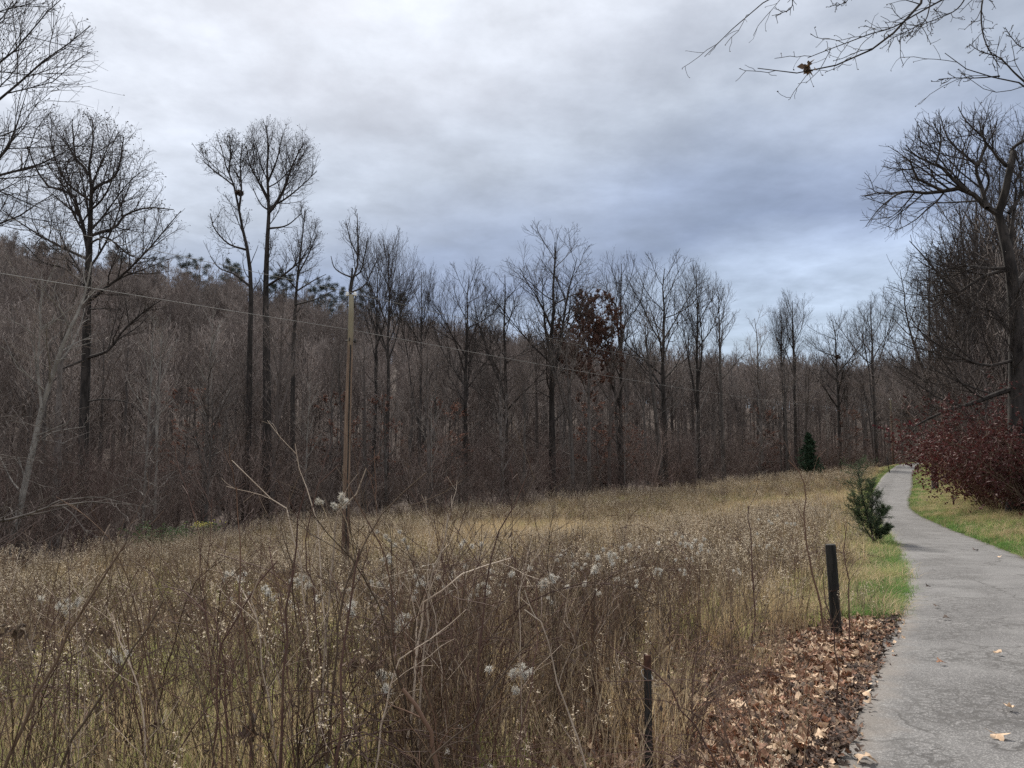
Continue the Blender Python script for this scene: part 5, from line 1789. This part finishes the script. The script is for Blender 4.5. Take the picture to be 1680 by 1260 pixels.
TR = [
    ([(457, 1255), (463, 1150), (470, 1010), (480, 920), (490, 850), (502, 800)], 4.6, 6, 2, 'tall straight reddish stem rising left of the utility pole', CANE, 3),
    ([(12, 1255), (60, 1140), (107, 1053), (157, 963), (207, 890)], 4.2, 8, 3, 'thick dark stem slanting up to the right from the bottom left corner', STALK_DARK, 5),
    ([(100, 1255), (140, 1180), (190, 1110), (232, 1045), (268, 985)], 4.4, 6, 2.5, 'second dark slanting stem right of the thick corner one', STALK_DARK, 4),
    ([(409, 1160), (407, 1080), (396, 1010), (392, 930), (393, 850), (388, 800)], 5.2, 4, 1.5, 'thin dark upright stem kinked halfway, left of the tall reddish one', STALK_DARK, 3),
    ([(352, 1200), (358, 1110), (363, 1046), (385, 1020), (415, 965), (455, 920)], 5.0, 5, 2, 'forked brown stem bending right above the olive grass', CANE, 5),
    ([(363, 1046), (345, 1020), (318, 985), (290, 965), (265, 960)], 5.0, 4, 1.5, 'left arm of the forked brown stem arching over the grass', CANE, 3),
    ([(783, 1255), (785, 1120), (792, 990), (802, 920), (812, 880), (850, 820), (863, 785)], 4.6, 5, 1.5, 'long thin reddish stem bending right in the middle of the field', CANE, 3),
    ([(697, 985), (720, 972), (755, 945), (800, 928), (838, 916)], 5.2, 5, 2, 'pale cane arching low to the right below the field middle', CANE_PALE, 3),
    ([(702, 985), (715, 930), (728, 880), (735, 842)], 5.2, 4, 2, 'pale upright cane beside the low arching one', CANE_PALE, 2),
    ([(640, 1120), (668, 1075), (720, 1040), (765, 1000)], 4.6, 4, 1.5, 'pale twig slanting right over the dark hollow of weeds', CANE_PALE, 3),
    ([(660, 1130), (690, 1170), (705, 1200), (712, 1255)][::-1], 4.2, 9, 6, 'short thick dead limb at the bottom beside the olive grass', STALK_DARK, 3),
    ([(1345, 990), (1330, 930), (1321, 870), (1322, 800), (1310, 772), (1293, 755)], 8.2, 4, 1.5, 'long bare stem leaning left of the dark wooden post', STALK_DARK, 4),
    ([(1230, 1080), (1238, 1000), (1232, 900), (1228, 830)], 7.5, 3.5, 1.5, 'thin upright stem left of the wooden post among brown weeds', CANE, 4),
    ([(1395, 1040), (1392, 960), (1385, 900), (1388, 855)], 8.0, 3, 1.2, 'fine stem standing just right of the wooden post', CANE, 3),
    ([(560, 1000), (578, 935), (600, 880), (625, 845), (680, 790), (700, 775)], 5.0, 5, 1.8, 'dark cane leaning right in front of the foot of the utility pole', STALK_DARK, 4),
    ([(640, 960), (620, 890), (590, 830), (565, 785), (562, 770)], 5.4, 4, 1.5, 'dark cane leaning left across the foot of the utility pole', STALK_DARK, 3),
    ([(555, 830), (575, 818), (583, 810), (590, 790), (601, 768)], 5.4, 4, 2, 'short pale twig standing out beside the foot of the pole', CANE_PALE, 2),
    ([(520, 1010), (505, 930), (503, 870), (520, 800), (557, 762)], 5.6, 3.5, 1.4, 'thin stem curving right towards the pole', CANE, 3),
    ([(553, 1255), (556, 1160), (566, 1060), (580, 950), (590, 900)], 4.0, 6, 2.5, 'dark red stem straight below the utility pole', CANE, 4),
    ([(700, 1255), (770, 1190), (830, 1100), (880, 1040)], 4.0, 5, 2, 'dark cane slanting right across the bottom middle', STALK_DARK, 4),
    ([(960, 1255), (930, 1170), (905, 1100), (895, 1030), (860, 1000)], 4.4, 4.5, 1.6, 'pale crooked cane left of the steel stake', CANE_PALE, 3),
    ([(1180, 1255), (1120, 1170), (1085, 1120), (1000, 1060)], 3.8, 4.5, 1.6, 'brown cane lying across the ground right of the steel stake', CANE, 4),
    ([(1190, 1250), (1188, 1180), (1194, 1120), (1203, 1060)], 4.6, 3.5, 1.5, 'thin dark stem standing at the border of the leaf litter', STALK_DARK, 3),
    ([(1375, 1130), (1370, 1050), (1355, 990), (1350, 930)], 6.4, 3, 1.3, 'fine red stem standing in the leaf litter before the post', CANE, 2),
    ([(480, 870), (440, 815), (400, 770), (380, 755)], 6.0, 3.5, 1.3, 'pale twig slanting up left against the dark wood', CANE_PALE, 2),
    ([(520, 855), (500, 795), (488, 745), (484, 728)], 6.2, 3, 1.2, 'pale thin twig pointing up at the wood left of the pole', CANE_PALE, 1),
]
for i, (pp, d, w0, w1, lab, m, tw) in enumerate(TR):
    d = d * (.78 if d < 6.5 else .95)
    cane(pp, d, w0, w1, lab, m, tw, 900 + i)

rg = np.random.default_rng(1234)
cnt = 0
while cnt < 290:
    d = float(np.exp(rg.uniform(np.log(3.5), np.log(9.5))))
    px = rg.uniform(-60, 1330)
    x = (px - 840) / FPX * d
    if not in_field(np.array([x]), np.array([d]), .2)[0]:
        continue
    g = gz(x, d)
    h = rg.uniform(.9, 1.75) * (0.72 if px > 950 else 1)
    ln = rg.normal(0, .24)
    by = 740 + FPX * (EYE - g) / d
    hp2 = h * FPX / d
    pp = [(px, by), (px + ln * hp2 * .3, by - hp2 * .4), (px + ln * hp2 * .75, by - hp2 * .75), (px + ln * hp2 * 1.25 + rg.normal(0, .06) * hp2, by - hp2 * rg.uniform(.85, 1.05))]
    k = rg.random()
    m, c = (CANE, 'reddish') if k < .42 else ((STALK_DARK, 'dark brown') if k < .90 else (CANE_PALE, 'pale'))
    wpx = rg.uniform(.005, .012) / d * FPX
    reg = ('left of the olive grass' if px < 330 else 'below the utility pole' if px < 640 else 'in the middle' if px < 1000 else 'near the posts')
    cane(pp, d, wpx, wpx * .35, 'bare %s cane among the tangled weeds %s' % (c, reg), m, int(rg.integers(3, 8)), 2000 + cnt, '%s canes %s' % (c, reg),
         d + rg.normal(0, .3))
    cnt += 1

# white fluffy seed heads on vines
def seed_cluster(px, py, d, n, spread, label):
    rg = np.random.default_rng(int(px * 7 + py))
    c = at(px, py, d)
    g = gz(c[0], c[1])
    t = thing('seed_vine', label, 'vine', tuple(c))
    w = d / FPX
    stem = MB()
    lead = resample([(.1, .1, g - c[2]), (.16, .05, (g - c[2]) * .5), (.05, 0, -.06), (0, 0, 0)], 10)
    stem.tube(lead, np.linspace(.004, .002, 10), 4)
    hs = []
    for k in range(n):
        o_ = np.array([rg.normal(0, spread[0]), rg.normal(0, spread[0] * .5), rg.normal(0, spread[1])]) * w
        stem.tube(resample([(0, 0, -.03), o_ * .5 + [0, 0, -.02], o_], 5), np.full(5, .0012), 3)
        m = 84
        D = unit(rg.normal(size=(m, 3)))
        rad = rg.uniform(.016, .026)
        A = o_ + D * .003
        B = o_ + D * rad * .6 + rg.normal(0, .003, (m, 3))
        C = o_ + D * rad + rg.normal(0, .006, (m, 3))
        h_ = MB().tube(np.stack([A, B, C], 1), np.repeat(np.array([[.0007, .0011, .0008]]), m, 0), 3)
        hs.append(h_.mesh('fluff', [FLUFF], False))
    mesh_obj('stem', stem.mesh('vine_stem', [STALK]), t)
    for me in hs:
        mesh_obj('seed_head', me, t)


SC = [(843, 1104, 4.4, 9, (16, 6), 'row of white fluffy seed heads in the middle bottom of the field'), (846, 1131, 4.4, 2, (3, 3), 'lone white seed head just below the row of fluffy ones'),
      (555, 826, 5.4, 8, (9, 7), 'brightest white seed heads in front of the utility pole'), (525, 822, 5.6, 2, (4, 3), 'two small white seed heads left of the bright cluster at the pole'),
      (636, 1110, 4.4, 5, (8, 7), 'white seed heads beside the dark dried leaves'), (632, 1135, 4.3, 3, (5, 4), 'small group of white seed heads below the dark dried leaves'),
      (895, 960, 6.2, 8, (14, 7), 'white seed head group in the brown weeds above the field middle'), (105, 995, 5.6, 9, (16, 9), 'white seed heads at the left among the slanting stems'),
      (385, 945, 6.6, 7, (16, 8), 'pale seed heads in front of the twin trees'), (650, 878, 7.2, 7, (16, 12), 'scattered seed heads right of the pole foot'),
      (640, 918, 6.6, 4, (8, 6), 'seed heads low right of the pole foot'), (655, 1020, 5.2, 5, (14, 12), 'seed heads on the tangle below the pole'),
      (1130, 885, 9.0, 8, (24, 10), 'seed heads in the dense brown weeds right of the yellow grass'), (575, 1000, 5.4, 5, (14, 9), 'seed heads under the crossing dark canes'),
      (200, 1078, 4.8, 5, (8, 6), 'seed heads low at the left between the dark stems'), (1000, 900, 8.0, 6, (20, 10), 'seed heads below the yellow grass patch'),
      (760, 905, 7.0, 5, (16, 10), 'seed heads left of the yellow grass patch'), (1275, 860, 10.5, 8, (26, 12), 'seed heads in the tan weeds left of the post')]
for a in SC:
    seed_cluster(*a)


def loose_seed_heads(n):
    """single seed heads on thin stalks through the middle field; four shared meshes"""
    rg = np.random.default_rng(55)
    me = []
    for v in range(4):
        st, fl = MB(), MB()
        for k in range(2 + v % 2):
            o_ = np.array([rg.normal(0, .03), rg.normal(0, .03), rg.normal(0, .02) + 1.05])
            st.tube(resample([(0, 0, -.05), o_ * [1, 1, .6] + [.02, 0, 0], o_], 7), np.linspace(.003, .0015, 7), 3)
            D = unit(rg.normal(size=(60, 3)))
            rad = rg.uniform(.014, .022)
            fl.tube(np.stack([o_ + D * .003, o_ + D * rad * .6, o_ + D * rad + rg.normal(0, .004, (60, 3))], 1), np.repeat([[.0007, .0011, .0008]], 60, 0), 3)
        me.append((st.mesh('seed_stalk', [STALK_DARK]), fl.mesh('seed_fluff', [FLUFF], False)))
    c = 0
    while c < n:
        d = float(np.exp(rg.uniform(math.log(5), math.log(17))))
        px = rg.uniform(380, 1330)
        x = (px - 840) / FPX * d
        if not in_field(np.array([x]), np.array([d]), .3)[0]:
            continue
        w_ = 'left of the yellow grass patch' if px < 780 else 'in front of the yellow grass patch' if px < 1000 else 'left of the wooden post'
        s_ = rg.uniform(.85, 1.2)
        t = thing('seed_stalk', 'thin stalk with white fluffy seed heads ' + w_, 'stalk', (x, d, gz(x, d)), rg.uniform(0, 6.28), 'seed head stalks ' + w_, (s_, s_, s_))
        a, b = me[c % 4]
        mesh_obj('stem', a, t)
        mesh_obj('seed_head', b, t)['kind'] = 'stuff'
        c += 1


loose_seed_heads(110)


def dark_leaves(px, py, d, n, spread, label):
    rg = np.random.default_rng(int(px + py))
    c = at(px, py, d)
    g = gz(c[0], c[1])
    w = d / FPX
    P = np.stack([rg.normal(0, spread[0] * w, n), rg.normal(0, spread[0] * w * .5, n), rg.normal(0, spread[1] * w, n)], 1)
    t = thing('dried_leaf_sprig', label, 'leaf sprig', tuple(c))
    V, T = leaf_quads(P, .06, rg, .5, .8)
    mesh_obj('withered_leaves', MB().add(V, None, T).mesh('withered', [DRYLEAF], False), t)
    st = MB()
    for p in P[:14]:
        st.tube(resample([(0, 0, -.05), p * .5, p], 4), np.full(4, .0015), 3)
    st.tube(resample([(.05, .05, g - c[2]), (.1, 0, (g - c[2]) * .5), (0, 0, -.05)], 8), np.linspace(.004, .002, 8), 4)
    mesh_obj('stem', st.mesh('sprig_stem', [STALK_DARK]), t)


dark_leaves(603, 1083, 4.3, 34, (16, 5), 'black dried leaves hanging in a row above the olive grass')
dark_leaves(28, 1030, 4.6, 16, (11, 8), 'black curled leaves at the left edge')
dark_leaves(175, 1033, 5.0, 14, (9, 6), 'small dark dried leaves right of the thick slanting stem')
dark_leaves(408, 1195, 3.9, 16, (8, 12), 'dark withered leaves low in the bottom left grass')
dark_leaves(1372, 800, 28, 22, (4, 6), 'dark seedy weed top standing above the far tan grass')
dark_leaves(945, 880, 12, 14, (4, 16), 'dark dead weed head beside the yellow grass patch')
